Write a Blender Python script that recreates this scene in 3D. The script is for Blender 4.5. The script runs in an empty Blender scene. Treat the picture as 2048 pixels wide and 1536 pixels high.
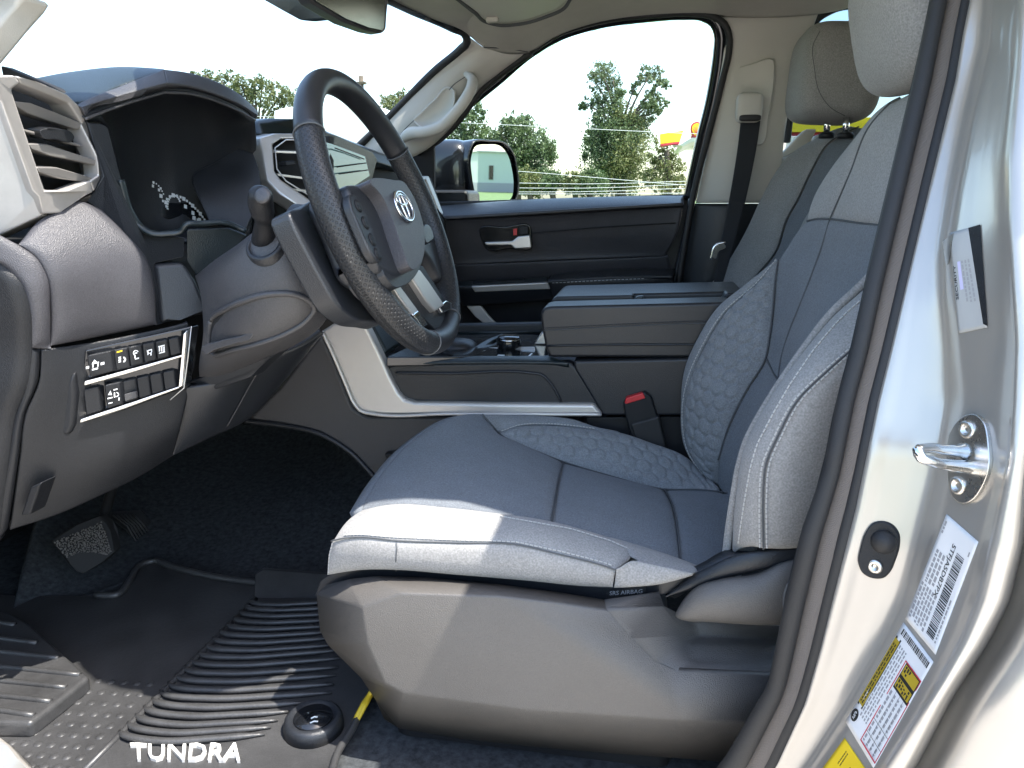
import bpy, bmesh, math, random
import numpy as np
from mathutils import Vector, Matrix
from mathutils.bvhtree import BVHTree
R = math.radians
random.seed(7); np.random.seed(7)
scn = bpy.context.scene
COL = scn.collection
# ------------------------------------------------------------------ camera, world, sun, exposure
F, YAW, PIT, CZ = 1490.0, R(10), R(-14), 0.8
cam = bpy.data.cameras.new('camera'); co = bpy.data.objects.new('camera', cam); COL.objects.link(co)
cam.sensor_width = 36; cam.lens = F / 2048 * 36; cam.clip_start = 0.02; cam.clip_end = 2000
co.location = (0, 0, CZ); co.rotation_euler = (R(90) + PIT, 0, YAW); scn.camera = co
SUN_EL, SUN_AZ = R(63.8), R(108.4)          # azimuth measured from +Y towards +X
sd = Vector((math.sin(SUN_AZ) * math.cos(SUN_EL), math.cos(SUN_AZ) * math.cos(SUN_EL), math.sin(SUN_EL)))
w = bpy.data.worlds.new('World'); scn.world = w; w.use_nodes = True
nt = w.node_tree; nt.nodes.clear()
sky = nt.nodes.new('ShaderNodeTexSky'); sky.sky_type = 'NISHITA'; sky.sun_disc = False
sky.sun_elevation = SUN_EL; sky.sun_rotation = SUN_AZ; sky.dust_density = 1.6; sky.air_density = 1.2
bg = nt.nodes.new('ShaderNodeBackground'); bg.inputs[1].default_value = 0.15
wo = nt.nodes.new('ShaderNodeOutputWorld')
nt.links.new(sky.outputs[0], bg.inputs[0]); nt.links.new(bg.outputs[0], wo.inputs[0])
sl = bpy.data.lights.new('sun', 'SUN'); sl.energy = 3.3; sl.angle = R(0.5); sl.color = (1, .95, .87)
so = bpy.data.objects.new('sun', sl); COL.objects.link(so); so.rotation_euler = sd.to_track_quat('Z', 'Y').to_euler()
vs = scn.view_settings; vs.view_transform = 'Standard'; vs.look = 'None'; vs.exposure = 1.95; vs.gamma = 1
scn.cycles.use_denoising = True; scn.cycles.max_bounces = 10; scn.cycles.diffuse_bounces = 6; scn.cycles.transparent_max_bounces = 16
scn.cycles.caustics_reflective = False; scn.cycles.caustics_refractive = False
# ------------------------------------------------------------------ geometry helpers
FW = np.array([-math.sin(YAW) * math.cos(PIT), math.cos(YAW) * math.cos(PIT), math.sin(PIT)])
RT = np.array([math.cos(YAW), math.sin(YAW), 0.0]); UP = np.cross(RT, FW); EYE = np.array([0, 0, CZ])
def ray(px, py): return FW + RT * (px - 1024) / F - UP * (py - 768) / F
def P(px, py, Y): d = ray(px, py); return EYE + d * Y / d[1]
def Pz(px, py, z): d = ray(px, py); return EYE + d * (z - CZ) / d[2]
def Px(px, py, x): d = ray(px, py); return EYE + d * x / d[0]
def pl(px, py, q, n): d = ray(px, py); n = np.array(n, float); return EYE + d * (np.dot(np.array(q) - EYE, n) / np.dot(d, n))
def V3(p): return p if isinstance(p, np.ndarray) else P(*p)
def pts(c): return np.array([V3(p) for p in c])
def proj(p):
    v = np.asarray(p) - EYE; c = v @ FW
    return np.stack([1024 + F * (v @ RT) / c, 768 - F * (v @ UP) / c], -1)
def catmull(c, t, lin=False):
    """points of a smooth curve through c at the fractions t of its length"""
    c = np.asarray(c, float); n = len(c)
    if n == 1: return np.repeat(c, len(t), 0)
    seg = np.linalg.norm(np.diff(c, axis=0), axis=1); seg = np.maximum(seg, 1e-7)
    L = np.concatenate([[0], np.cumsum(seg)]); L /= L[-1]
    t = np.clip(t, 0, 1); i = np.clip(np.searchsorted(L, t, 'right') - 1, 0, n - 2)
    f = ((t - L[i]) / (L[i + 1] - L[i]))[:, None]
    p1, p2 = c[i], c[i + 1]
    if lin or n == 2: return p1 + (p2 - p1) * f
    m = np.zeros_like(c); dl = np.diff(L)[:, None]
    s = np.diff(c, axis=0) / dl
    m[0], m[-1] = s[0], s[-1]
    if n > 2: m[1:-1] = (s[:-1] * dl[1:] + s[1:] * dl[:-1]) / (dl[1:] + dl[:-1])
    h = (L[i + 1] - L[i])[:, None]
    m1, m2 = m[i] * h, m[i + 1] * h
    return (2*f**3 - 3*f**2 + 1) * p1 + (f**3 - 2*f**2 + f) * m1 + (-2*f**3 + 3*f**2) * p2 + (f**3 - f**2) * m2
def smooth(c, n=60): return catmull(pts(c), np.linspace(0, 1, n))
def loop(c, n=80):
    q = pts(c); q2 = np.concatenate([q[-2:], q, q[:3]])
    seg = np.linalg.norm(np.diff(q2, axis=0), axis=1); L = np.concatenate([[0], np.cumsum(seg)]); L /= L[-1]
    return catmull(q2, np.linspace(L[2], L[len(q) + 2], n, endpoint=False))
def origin(o):
    v = np.zeros(3)
    while o is not None: v = v + np.array(o.location); o = o.parent
    return v
def link(name, me, parent=None, mat=None, smooth_=True):
    o = bpy.data.objects.new(name, me); COL.objects.link(o)
    if parent is not None: o.parent = parent
    if mat is not None: me.materials.append(mat)
    if smooth_ and len(me.polygons): me.polygons.foreach_set('use_smooth', [True] * len(me.polygons))
    return o
def mesh(name, v, f, mat, parent=None, smooth_=True, uv=None):
    v = np.asarray(v, float) - origin(parent)
    me = bpy.data.meshes.new(name); me.from_pydata(v.tolist(), [], [list(map(int, q)) for q in f]); me.update()
    if uv is not None:
        l = me.uv_layers.new(name='UVMap'); vi = np.zeros(len(me.loops), int); me.loops.foreach_get('vertex_index', vi)
        l.data.foreach_set('uv', np.asarray(uv)[vi].ravel())
    return link(name, me, parent, mat, smooth_)
def thing(name, label, cat, loc=(0, 0, 0), group=None):
    o = bpy.data.objects.new(name, None); COL.objects.link(o); o.location = tuple(map(float, loc)); o.empty_display_size = .05
    o['label'] = label; o['category'] = cat
    if group: o['group'] = group
    return o
def tag(o, label, cat, group=None):
    o['label'] = label; o['category'] = cat
    if group: o['group'] = group
    return o
def gridfaces(nv, nu, closed=False):
    f = []
    for j in range(nv - 1):
        for i in range(nu if closed else nu - 1):
            k = (i + 1) % nu; f.append((j*nu+i, j*nu+k, (j+1)*nu+k, (j+1)*nu+i))
    return f
def normals(g):
    du = np.gradient(g, axis=1); dv = np.gradient(g, axis=0)
    n = np.cross(du, dv); n /= np.maximum(np.linalg.norm(n, axis=2, keepdims=True), 1e-9)
    if np.mean(np.sum(n * (EYE - g), axis=2)) < 0: n = -n
    return n
def coons(top, bot, left=None, right=None, nu=40, nv=30, lin=False, dense=.6):
    def T(n): s = np.linspace(0, 1, n); return s * (1 - dense) + dense * (.5 - .5 * np.cos(np.pi * s))
    u, v = T(nu), T(nv)
    top, bot = pts(top), pts(bot)
    left = np.array([top[0], bot[0]]) if left is None else pts(left)
    right = np.array([top[-1], bot[-1]]) if right is None else pts(right)
    t, b, l, r = catmull(top, u, lin), catmull(bot, u, lin), catmull(left, v, lin), catmull(right, v, lin)
    l[0], l[-1], r[0], r[-1] = t[0], b[0], t[-1], b[-1]
    U, Vv = u[None, :, None], v[:, None, None]
    g = (1-Vv)*t[None] + Vv*b[None] + (1-U)*l[:, None] + U*r[:, None] - ((1-U)*(1-Vv)*t[0] + U*(1-Vv)*t[-1] + (1-U)*Vv*b[0] + U*Vv*b[-1])
    return g
def sheet(name, mat, parent, top, bot, left=None, right=None, bulge=0, tuck=0, tw=.012, nu=40, nv=30, disp=None, thick=.008, lin=False, dense=.6, edges='lrtb', label=None):
    """a skin over four boundary curves, given a body by thickness away from the viewer"""
    g = coons(top, bot, left, right, nu, nv, lin, dense); n = normals(g)
    nv_, nu_ = g.shape[:2]
    U = np.linspace(0, 1, nu_)[None, :]; W = np.linspace(0, 1, nv_)[:, None]
    if bulge: g = g + n * (bulge * (np.sin(np.pi*U) * np.sin(np.pi*W)) ** .7)[..., None]
    du = np.concatenate([np.zeros((nv_, 1)), np.cumsum(np.linalg.norm(np.diff(g, axis=1), axis=2), 1)], 1)
    dv = np.concatenate([np.zeros((1, nu_)), np.cumsum(np.linalg.norm(np.diff(g, axis=0), axis=2), 0)], 0)
    if tuck:
        d = np.full((nv_, nu_), 9.0)
        if 'l' in edges: d = np.minimum(d, du)
        if 'r' in edges: d = np.minimum(d, du[:, -1:] - du)
        if 't' in edges: d = np.minimum(d, dv)
        if 'b' in edges: d = np.minimum(d, dv[-1:] - dv)
        g = g - n * (tuck * np.exp(-(d / tw) ** 1.3))[..., None]
    if disp is not None: g = g + n * disp(du, dv, du[:, -1:], dv[-1:])[..., None]
    uv = np.stack([np.broadcast_to(du, (nv_, nu_)), np.broadcast_to(dv, (nv_, nu_))], -1).reshape(-1, 2)
    f = gridfaces(nv_, nu_)
    a = g.reshape(-1, 3); q = f[len(f) // 2]
    if np.dot(np.cross(a[q[1]] - a[q[0]], a[q[2]] - a[q[0]]), EYE - a[q[0]]) < 0: f = [x[::-1] for x in f]
    o = mesh(name, a, f, mat, parent, True, uv)
    if thick: m = o.modifiers.new('body', 'SOLIDIFY'); m.thickness = thick; m.offset = -1
    if label: o['label'] = label
    return o, g
_bvh = {}
def lay(g, c, eps=.0015):
    """points lying on the skin g where the viewer sees the pixels c"""
    k = id(g)
    if k not in _bvh:
        nv, nu = g.shape[:2]; _bvh[k] = (BVHTree.FromPolygons([tuple(p) for p in g.reshape(-1, 3)], gridfaces(nv, nu)), proj(g.reshape(-1, 3)), normals(g).reshape(-1, 3), g)
    tree, q, n, _ = _bvh[k]; a = g.reshape(-1, 3); out = []
    for p in c:
        d = Vector(ray(p[0], p[1])).normalized(); hit, hn, fi, ds_ = tree.ray_cast(Vector(EYE), d)
        if hit is not None:
            hn = np.array(hn); hn = hn if np.dot(hn, EYE - np.array(hit)) > 0 else -hn
            out.append(np.array(hit) + hn * eps)
        else:
            d2 = ((q - np.array(p[:2])) ** 2).sum(1); m = int(np.argmin(d2)); out.append(P(p[0], p[1], a[m, 1]) + n[m] * eps)
    return np.array(out)
def gridmesh(name, m, parent, g, thick=.004):
    nv, nu = g.shape[:2]; f = gridfaces(nv, nu); a = g.reshape(-1, 3)
    sc0 = sum(float(np.dot(np.cross(a[q[1]] - a[q[0]], a[q[2]] - a[q[0]]), EYE - a[q[0]])) for q in f[::37])
    if sc0 < 0: f = [x[::-1] for x in f]
    o = mesh(name, a, f, m, parent)
    if thick: mm = o.modifiers.new('body', 'SOLIDIFY'); mm.thickness = thick; mm.offset = -1
    return o
def slab(name, mat, parent, outline, thick=.01, bevel=.003, d=(0, 1, 0), seg=2, label=None, kind=None):
    """a solid plate: outline is its near face, d the way its thickness runs"""
    a = pts(outline) if not isinstance(outline, np.ndarray) else outline
    n = len(a); d = np.array(d, float) / np.linalg.norm(d)
    bm = bmesh.new(); off = origin(parent)
    v1 = [bm.verts.new(p - off) for p in a]; v2 = [bm.verts.new(p + d * thick - off) for p in a]
    bm.faces.new(v1); bm.faces.new(v2[::-1])
    for i in range(n): j = (i + 1) % n; bm.faces.new((v1[j], v1[i], v2[i], v2[j]))
    bmesh.ops.recalc_face_normals(bm, faces=bm.faces)
    me = bpy.data.meshes.new(name); bm.to_mesh(me); bm.free()
    o = link(name, me, parent, mat, bevel > 0)
    if bevel > 0: bev(o, bevel, seg)
    if label: o['label'] = label
    if kind: o['kind'] = kind
    return o
def bev(o, wd, seg=2, ang=30):
    m = o.modifiers.new('bevel', 'BEVEL'); m.width = wd; m.segments = seg; m.limit_method = 'ANGLE'; m.angle_limit = R(ang); m.harden_normals = True
    return o
def poly(name, mat, parent, verts, faces, thick=.01, bevel=.004, seg=3):
    """faceted moulding with rounded edges"""
    o = mesh(name, pts(verts), faces, mat, parent)
    bm = bmesh.new(); bm.from_mesh(o.data); bmesh.ops.recalc_face_normals(bm, faces=bm.faces)
    off = origin(parent); s = sum(f.normal.dot(Vector(EYE - off) - f.calc_center_median()) * f.calc_area() for f in bm.faces)
    if s < 0: bmesh.ops.reverse_faces(bm, faces=bm.faces)
    bm.to_mesh(o.data); bm.free()
    o.data.polygons.foreach_set('use_smooth', [True] * len(o.data.polygons))
    m = o.modifiers.new('bevel', 'BEVEL'); m.width = bevel; m.segments = seg; m.limit_method = 'ANGLE'; m.angle_limit = R(8)
    if thick: m = o.modifiers.new('body', 'SOLIDIFY'); m.thickness = thick; m.offset = -1
    return o
def tube(name, mat, parent, path, r=.003, k=10, flat=1.0, up=None, caps=True):
    """swept round or oval section; r may vary along the path"""
    path = np.asarray(path, float); n = len(path); r = np.broadcast_to(np.asarray(r, float), (n,))
    t = np.gradient(path, axis=0); t /= np.maximum(np.linalg.norm(t, axis=1, keepdims=True), 1e-9)
    ref = np.array(up if up is not None else ((0, 0, 1) if abs(t[0][2]) < .9 else (1, 0, 0)), float); V = []
    for i in range(n):
        a = ref - t[i] * np.dot(ref, t[i]); a /= max(np.linalg.norm(a), 1e-9); b = np.cross(t[i], a)
        if up is None: ref = a
        for j in range(k):
            th = 2 * np.pi * j / k; V.append(path[i] + r[i] * (np.cos(th) * a * flat + np.sin(th) * b))
    f = gridfaces(n, k, True)
    if caps: f += [tuple(range(k))[::-1], tuple(range((n-1)*k, n*k))]
    return mesh(name, V, f, mat, parent)
def sweep(name, mat, parent, path, prof, up, uvs=False):
    """an open or closed flat profile [(side, up)] swept along a path"""
    path = np.asarray(path, float); n = len(path); t = np.gradient(path, axis=0); t /= np.linalg.norm(t, axis=1, keepdims=True); V = []
    up = np.broadcast_to(np.asarray(up, float), (n, 3))
    for i in range(n):
        a = up[i] - t[i] * np.dot(up[i], t[i]); a /= np.linalg.norm(a); b = np.cross(t[i], a)
        for s, h in prof: V.append(path[i] + b * s + a * h)
    k = len(prof); f = gridfaces(n, k, True) + [tuple(range(k))[::-1], tuple(range((n-1)*k, n*k))]
    o = mesh(name, V, f, mat, parent)
    bm = bmesh.new(); bm.from_mesh(o.data); bmesh.ops.recalc_face_normals(bm, faces=bm.faces); bm.to_mesh(o.data); bm.free()
    return o
def box(name, mat, parent, c, s, rot=None, bevel=.004, seg=2, label=None):
    M = np.array(rot) if rot is not None else np.eye(3)
    V = [np.array(c) + M @ (np.array([x, y, z]) * np.array(s) / 2) for x in (-1, 1) for y in (-1, 1) for z in (-1, 1)]
    f = [(0, 1, 3, 2), (4, 6, 7, 5), (0, 4, 5, 1), (2, 3, 7, 6), (0, 2, 6, 4), (1, 5, 7, 3)]
    o = mesh(name, V, f, mat, parent, bevel > 0)
    if bevel > 0: bev(o, bevel, seg)
    if label: o['label'] = label
    return o
def pillow(name, mat, parent, c, s, rot=None, e=4.0, nu=40, nv=24, taper=None, disp=None):
    """rounded upholstered block (superellipsoid)"""
    M = np.array(rot) if rot is not None else np.eye(3)
    V = []
    sp = lambda x, p: math.copysign(abs(x) ** p, x)
    for j in range(nv + 1):
        ph = -math.pi/2 + math.pi * j / nv
        for i in range(nu):
            th = 2 * math.pi * i / nu
            q = np.array([sp(math.cos(ph), 2/e) * sp(math.cos(th), 2/e), sp(math.cos(ph), 2/e) * sp(math.sin(th), 2/e), sp(math.sin(ph), 2/e)])
            if taper is not None: q = taper(q)
            V.append(np.array(c) + M @ (q * np.array(s) / 2))
    o = mesh(name, V, gridfaces(nv + 1, nu, True), mat, parent)
    bm = bmesh.new(); bm.from_mesh(o.data); bmesh.ops.remove_doubles(bm, verts=bm.verts, dist=1e-5); bmesh.ops.recalc_face_normals(bm, faces=bm.faces); bm.to_mesh(o.data); bm.free()
    o.data.polygons.foreach_set('use_smooth', [True] * len(o.data.polygons))
    return o
def lathe(name, mat, parent, c, axis, prof, k=32):
    ax = np.array(axis, float); ax /= np.linalg.norm(ax); a = np.cross(ax, [0, 0, 1] if abs(ax[2]) < .9 else [1, 0, 0]); a /= np.linalg.norm(a); b = np.cross(ax, a)
    V = [np.array(c) + ax * h + r * (math.cos(2*math.pi*i/k) * a + math.sin(2*math.pi*i/k) * b) for r, h in prof for i in range(k)]
    n = len(prof); f = gridfaces(n, k, True) + [tuple(range(k))[::-1], tuple(range((n-1)*k, n*k))]
    o = mesh(name, V, f, mat, parent)
    bm = bmesh.new(); bm.from_mesh(o.data); bmesh.ops.recalc_face_normals(bm, faces=bm.faces); bm.to_mesh(o.data); bm.free()
    return o
def stitches(name, mat, parent, path, nrm=None, step=.007, ln=.005, r=.0009):
    path = np.asarray(path, float); L = np.concatenate([[0], np.cumsum(np.linalg.norm(np.diff(path, axis=0), axis=1))])
    s = np.arange(0, L[-1] - ln, step); at = lambda x: np.stack([np.interp(x, L, path[:, i]) for i in range(3)], -1)
    A, B = at(s), at(s + ln); V, f = [], []
    for a, b in zip(A, B):
        t = (b - a) / max(np.linalg.norm(b - a), 1e-9); e = EYE - a; e /= np.linalg.norm(e)
        sd_ = np.cross(t, e); sd_ /= np.linalg.norm(sd_); up = np.cross(sd_, t); k = len(V)
        for c0 in (a, b): V += [c0 + sd_ * r, c0 + up * r, c0 - sd_ * r, c0 - up * r]
        m = (a + b) / 2 + up * r * .9
        f += [(k, k+1, k+5, k+4), (k+1, k+2, k+6, k+5), (k+2, k+3, k+7, k+6), (k+3, k, k+4, k+7), (k+3, k+2, k+1, k), (k+4, k+5, k+6, k+7)]
    o = mesh(name, V, f, mat, parent, False); o['kind'] = 'stuff'
    return o
def flat_text(s, size=1.0):
    """the outlines of a word as flat triangles: vertices (x, y) and faces"""
    cu = bpy.data.curves.new('lettering', 'FONT'); cu.body = s; cu.size = size; cu.offset = .012 * size; cu.resolution_u = 2; cu.align_x = 'CENTER'; cu.align_y = 'CENTER'
    o = bpy.data.objects.new('lettering', cu); COL.objects.link(o)
    dg = bpy.context.evaluated_depsgraph_get(); dg.update(); me = o.evaluated_get(dg).to_mesh()
    v = [tuple(x.co) for x in me.vertices]; f = [tuple(q.vertices) for q in me.polygons]
    o.evaluated_get(dg).to_mesh_clear(); bpy.data.objects.remove(o); bpy.data.curves.remove(cu)
    return v, f
# ------------------------------------------------------------------ materials
def mat(name, col, rough=.5, metal=0, bump=0, scale=200, var=0, vscale=8, coat=0, spec=.5, kind='noise', aniso=0, sheen=0):
    m = bpy.data.materials.new(name); m.use_nodes = True; t = m.node_tree; b = t.nodes['Principled BSDF']
    b.inputs['Base Color'].default_value = (*col, 1); b.inputs['Roughness'].default_value = rough; b.inputs['Metallic'].default_value = metal
    b.inputs['Coat Weight'].default_value = coat; b.inputs['Coat Roughness'].default_value = .08; b.inputs['Specular IOR Level'].default_value = spec
    if sheen: b.inputs['Sheen Weight'].default_value = sheen; b.inputs['Sheen Roughness'].default_value = .5
    tc = t.nodes.new('ShaderNodeTexCoord'); co_ = tc.outputs['Object']
    if bump:
        if kind == 'cells':
            x = t.nodes.new('ShaderNodeTexVoronoi'); x.inputs['Scale'].default_value = scale; out = x.outputs['Distance']
        elif kind == 'weave':
            x = t.nodes.new('ShaderNodeTexMagic'); x.turbulence_depth = 1; x.inputs['Scale'].default_value = scale; x.inputs['Distortion'].default_value = 1.2; out = x.outputs['Fac']
        else:
            x = t.nodes.new('ShaderNodeTexNoise'); x.inputs['Scale'].default_value = scale; x.inputs['Detail'].default_value = 3; out = x.outputs['Fac']
        t.links.new(co_, x.inputs['Vector'])
        bp = t.nodes.new('ShaderNodeBump'); bp.inputs['Strength'].default_value = bump; bp.inputs['Distance'].default_value = .001
        t.links.new(out, bp.inputs['Height']); t.links.new(bp.outputs[0], b.inputs['Normal'])
    if var:
        n = t.nodes.new('ShaderNodeTexNoise'); n.inputs['Scale'].default_value = vscale; n.inputs['Detail'].default_value = 5; n.inputs['Roughness'].default_value = .65
        t.links.new(co_, n.inputs['Vector'])
        cr = t.nodes.new('ShaderNodeValToRGB')
        cr.color_ramp.elements[0].position = .3; cr.color_ramp.elements[1].position = .72
        cr.color_ramp.elements[0].color = (*[c * (1 - var) for c in col], 1); cr.color_ramp.elements[1].color = (*[min(1, c * (1 + var)) for c in col], 1)
        t.links.new(n.outputs['Fac'], cr.inputs[0]); t.links.new(cr.outputs[0], b.inputs['Base Color'])
        mr = t.nodes.new('ShaderNodeMapRange'); mr.inputs['To Min'].default_value = max(.05, rough - .07); mr.inputs['To Max'].default_value = min(1, rough + .07)
        t.links.new(n.outputs['Fac'], mr.inputs['Value']); t.links.new(mr.outputs[0], b.inputs['Roughness'])
    return m
def flecks(m, amt, scale):
    t = m.node_tree; b = t.nodes['Principled BSDF']; src = b.inputs['Base Color'].links[0].from_socket
    n = t.nodes.new('ShaderNodeTexNoise'); n.inputs['Scale'].default_value = scale; n.inputs['Detail'].default_value = 2
    tc = t.nodes.new('ShaderNodeTexCoord'); t.links.new(tc.outputs['Object'], n.inputs['Vector'])
    mr = t.nodes.new('ShaderNodeMapRange'); mr.inputs['From Min'].default_value = .3; mr.inputs['From Max'].default_value = .7; mr.inputs['To Min'].default_value = 1 - amt; mr.inputs['To Max'].default_value = 1 + amt
    t.links.new(n.outputs['Fac'], mr.inputs['Value'])
    mx = t.nodes.new('ShaderNodeMix'); mx.data_type = 'RGBA'; mx.blend_type = 'MULTIPLY'; mx.inputs['Factor'].default_value = 1
    t.links.new(src, mx.inputs['A']); t.links.new(mr.outputs[0], mx.inputs['B']); t.links.new(mx.outputs['Result'], b.inputs['Base Color'])
def glass(name, tint=(.9, .95, .94)):
    m = bpy.data.materials.new(name); m.use_nodes = True; t = m.node_tree; t.nodes.clear()
    o = t.nodes.new('ShaderNodeOutputMaterial'); mx = t.nodes.new('ShaderNodeMixShader'); tr = t.nodes.new('ShaderNodeBsdfTransparent')
    gl = t.nodes.new('ShaderNodeBsdfGlossy'); fr = t.nodes.new('ShaderNodeFresnel'); fr.inputs[0].default_value = 1.25
    tr.inputs[0].default_value = (*tint, 1); gl.inputs['Roughness'].default_value = .0
    t.links.new(fr.outputs[0], mx.inputs[0]); t.links.new(tr.outputs[0], mx.inputs[1]); t.links.new(gl.outputs[0], mx.inputs[2]); t.links.new(mx.outputs[0], o.inputs[0])
    return m
M = dict(
    paint=mat('silver_paint', (.49, .465, .425), .28, .55, coat=.5),
    rubber=mat('black_rubber', (.018, .018, .019), .6, bump=.3, scale=500),
    ribbed=mat('seal_cloth', (.16, .14, .125), .8, bump=.8, scale=700, kind='weave'),
    plast=mat('charcoal_plastic', (.013, .014, .0165), .42, spec=.32, bump=.35, scale=900, kind='cells', var=.12, vscale=14),
    plast2=mat('soft_black_plastic', (.017, .019, .023), .38, spec=.5, bump=.3, scale=700, kind='cells', var=.12, vscale=10),
    grain=mat('grained_dash_skin', (.055, .054, .061), .42, bump=.5, scale=800, kind='cells', var=.1, vscale=12),
    gloss=mat('gloss_black', (.010, .011, .013), .14, coat=.5),
    dark=mat('matt_black', (.008, .008, .009), .7, bump=.2, scale=300),
    column=mat('column_plastic', (.055, .054, .057), .40, bump=.35, scale=900, kind='cells', var=.08, vscale=10),
    leather=mat('black_leather', (.020, .021, .024), .36, bump=.25, scale=800, kind='cells', var=.12, vscale=20),
    teal=mat('binnacle_skin', (.018, .026, .029), .30, bump=.3, scale=600, kind='cells', var=.1),
    silver=mat('satin_silver', (.62, .60, .57), .38, .75, var=.03, vscale=60),
    silver2=mat('warm_satin_trim', (.66, .62, .57), .42, .45, bump=.08, scale=800, var=.04, vscale=10),
    chrome=mat('bright_chrome', (.85, .86, .87), .12, 1.0),
    zinc=mat('zinc_plated_steel', (.72, .70, .66), .28, 1.0, var=.12, vscale=40),
    slat=mat('slat_grey', (.20, .19, .18), .45, .3),
    vent=mat('vent_silver', (.46, .44, .42), .42, .45, var=.05, vscale=50),
    fab=mat('pale_grey_cloth', (.275, .27, .262), .9, bump=.35, scale=900, kind='weave', var=.06, vscale=16, sheen=.15),
    fabq=mat('embossed_grey_cloth', (.21, .222, .232), .9, bump=.3, scale=900, kind='weave', var=.06, vscale=20, sheen=.15),
    fabd=mat('slate_cloth', (.140, .155, .174), .92, bump=.5, scale=800, kind='weave', var=.08, vscale=20, sheen=.15),
    thread=mat('pale_thread', (.50, .49, .47), .8),
    threadd=mat('dark_thread', (.05, .05, .055), .7),
    seam=mat('seam_shadow_cord', (.085, .09, .095), .9),
    base=mat('seat_base_plastic', (.104, .098, .092), .40, bump=.5, scale=700, kind='cells', var=.06, vscale=6),
    liner=mat('headliner_cloth', (.50, .48, .43), .95, bump=.4, scale=600, var=.05, vscale=14),
    pillar=mat('beige_pillar_trim', (.57, .55, .505), .55, bump=.25, scale=800, kind='cells', var=.03, vscale=8),
    carpet=mat('black_carpet', (.050, .054, .058), 1.0, bump=1.0, scale=260, var=.45, vscale=90, spec=.1),
    matrub=mat('floor_mat_rubber', (.044, .044, .045), .38, bump=.4, scale=160, var=.25, vscale=14),
    web=mat('belt_webbing', (.018, .02, .025), .7, bump=.6, scale=900, kind='weave'),
    red=mat('red_plastic', (.62, .03, .035), .4),
    yellow=mat('yellow_print', (.86, .60, .02), .6),
    white=mat('white_print', (.80, .80, .80), .6),
    black=mat('black_print', (.012, .012, .013), .6),
    grey=mat('grey_print', (.33, .33, .34), .6),
    amber=mat('ochre_print', (.48, .34, .02), .6),
    redp=mat('red_print', (.55, .04, .06), .6),
    screen=mat('sky_tinted_screen', (.055, .19, .195), .12, coat=1.0),  # teal base colour paints the sky reflected in the display
    gauge=mat('gauge_print', (.70, .72, .72), .5),
    strap=mat('yellow_tape', (.62, .42, .02), .6),
    mirror=mat('mirror_silver', (.90, .92, .92), .015, 1.0),
    rvm=mat('dim_mirror', (.17, .18, .16), .12, .9),
    concrete=mat('pale_concrete', (.47, .43, .375), .9, bump=.5, scale=40, var=.15, vscale=1.2),
    grass=mat('lawn', (.075, .135, .028), .95, bump=1, scale=30, var=.4, vscale=2),
    bark=mat('bark', (.10, .08, .06), .9, bump=1, scale=20, var=.3),
    wall=mat('pale_green_wall', (.55, .60, .53), .8, var=.05),
    whitewall=mat('white_wall', (.80, .80, .80), .8, var=.03),
    wire=mat('galvanised_wire', (.55, .56, .55), .5, .4),
    letter=mat('sun_glare_rubber', (.62, .61, .58), .35),  # pale tone paints sun glare onto the raised mat letters
    emis=mat('blue_pilot_light', (.05, .08, .6), .4),
)
b = M['emis'].node_tree.nodes['Principled BSDF']; b.inputs['Emission Color'].default_value = (.1, .15, 1, 1); b.inputs['Emission Strength'].default_value = .8
M['glass'] = glass('clear_glass', (.93, .96, .95)); M['tint'] = glass('tinted_glass', (.62, .69, .72))
M['privacy'] = glass('privacy_glass', (.16, .18, .18))
for k_ in ('fab', 'fabq', 'fabd'): flecks(M[k_], .22, 420)
for k_ in ('plast', 'plast2', 'grain', 'column', 'matrub'): flecks(M[k_], .2, 620)
flecks(M['base'], .08, 700)
def dots(name, col, pitch, rad, rough):
    """leather with rows of punched holes: UV is metres"""
    m = mat(name, col, rough, bump=.15, scale=900, kind='cells'); t = m.node_tree; b = t.nodes['Principled BSDF']
    uv = t.nodes.new('ShaderNodeTexCoord'); vo = t.nodes.new('ShaderNodeTexVoronoi'); vo.voronoi_dimensions = '2D'; vo.inputs['Scale'].default_value = 1 / pitch; vo.inputs['Randomness'].default_value = .0
    mp = t.nodes.new('ShaderNodeMapping'); mp.inputs['Rotation'].default_value = (0, 0, R(45)); t.links.new(uv.outputs['UV'], mp.inputs[0]); t.links.new(mp.outputs[0], vo.inputs['Vector'])
    mr = t.nodes.new('ShaderNodeMapRange'); mr.inputs['From Min'].default_value = rad; mr.inputs['From Max'].default_value = rad + .1
    t.links.new(vo.outputs['Distance'], mr.inputs['Value'])
    bp = t.nodes.new('ShaderNodeBump'); bp.inputs['Strength'].default_value = 1; bp.inputs['Distance'].default_value = .0014
    t.links.new(mr.outputs[0], bp.inputs['Height'])
    old = b.inputs['Normal'].links[0].from_socket; t.links.new(old, bp.inputs['Normal']); t.links.new(bp.outputs[0], b.inputs['Normal'])
    return m
M['perf'] = dots('perforated_leather', (.022, .023, .025), .0055, .22, .40)
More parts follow.
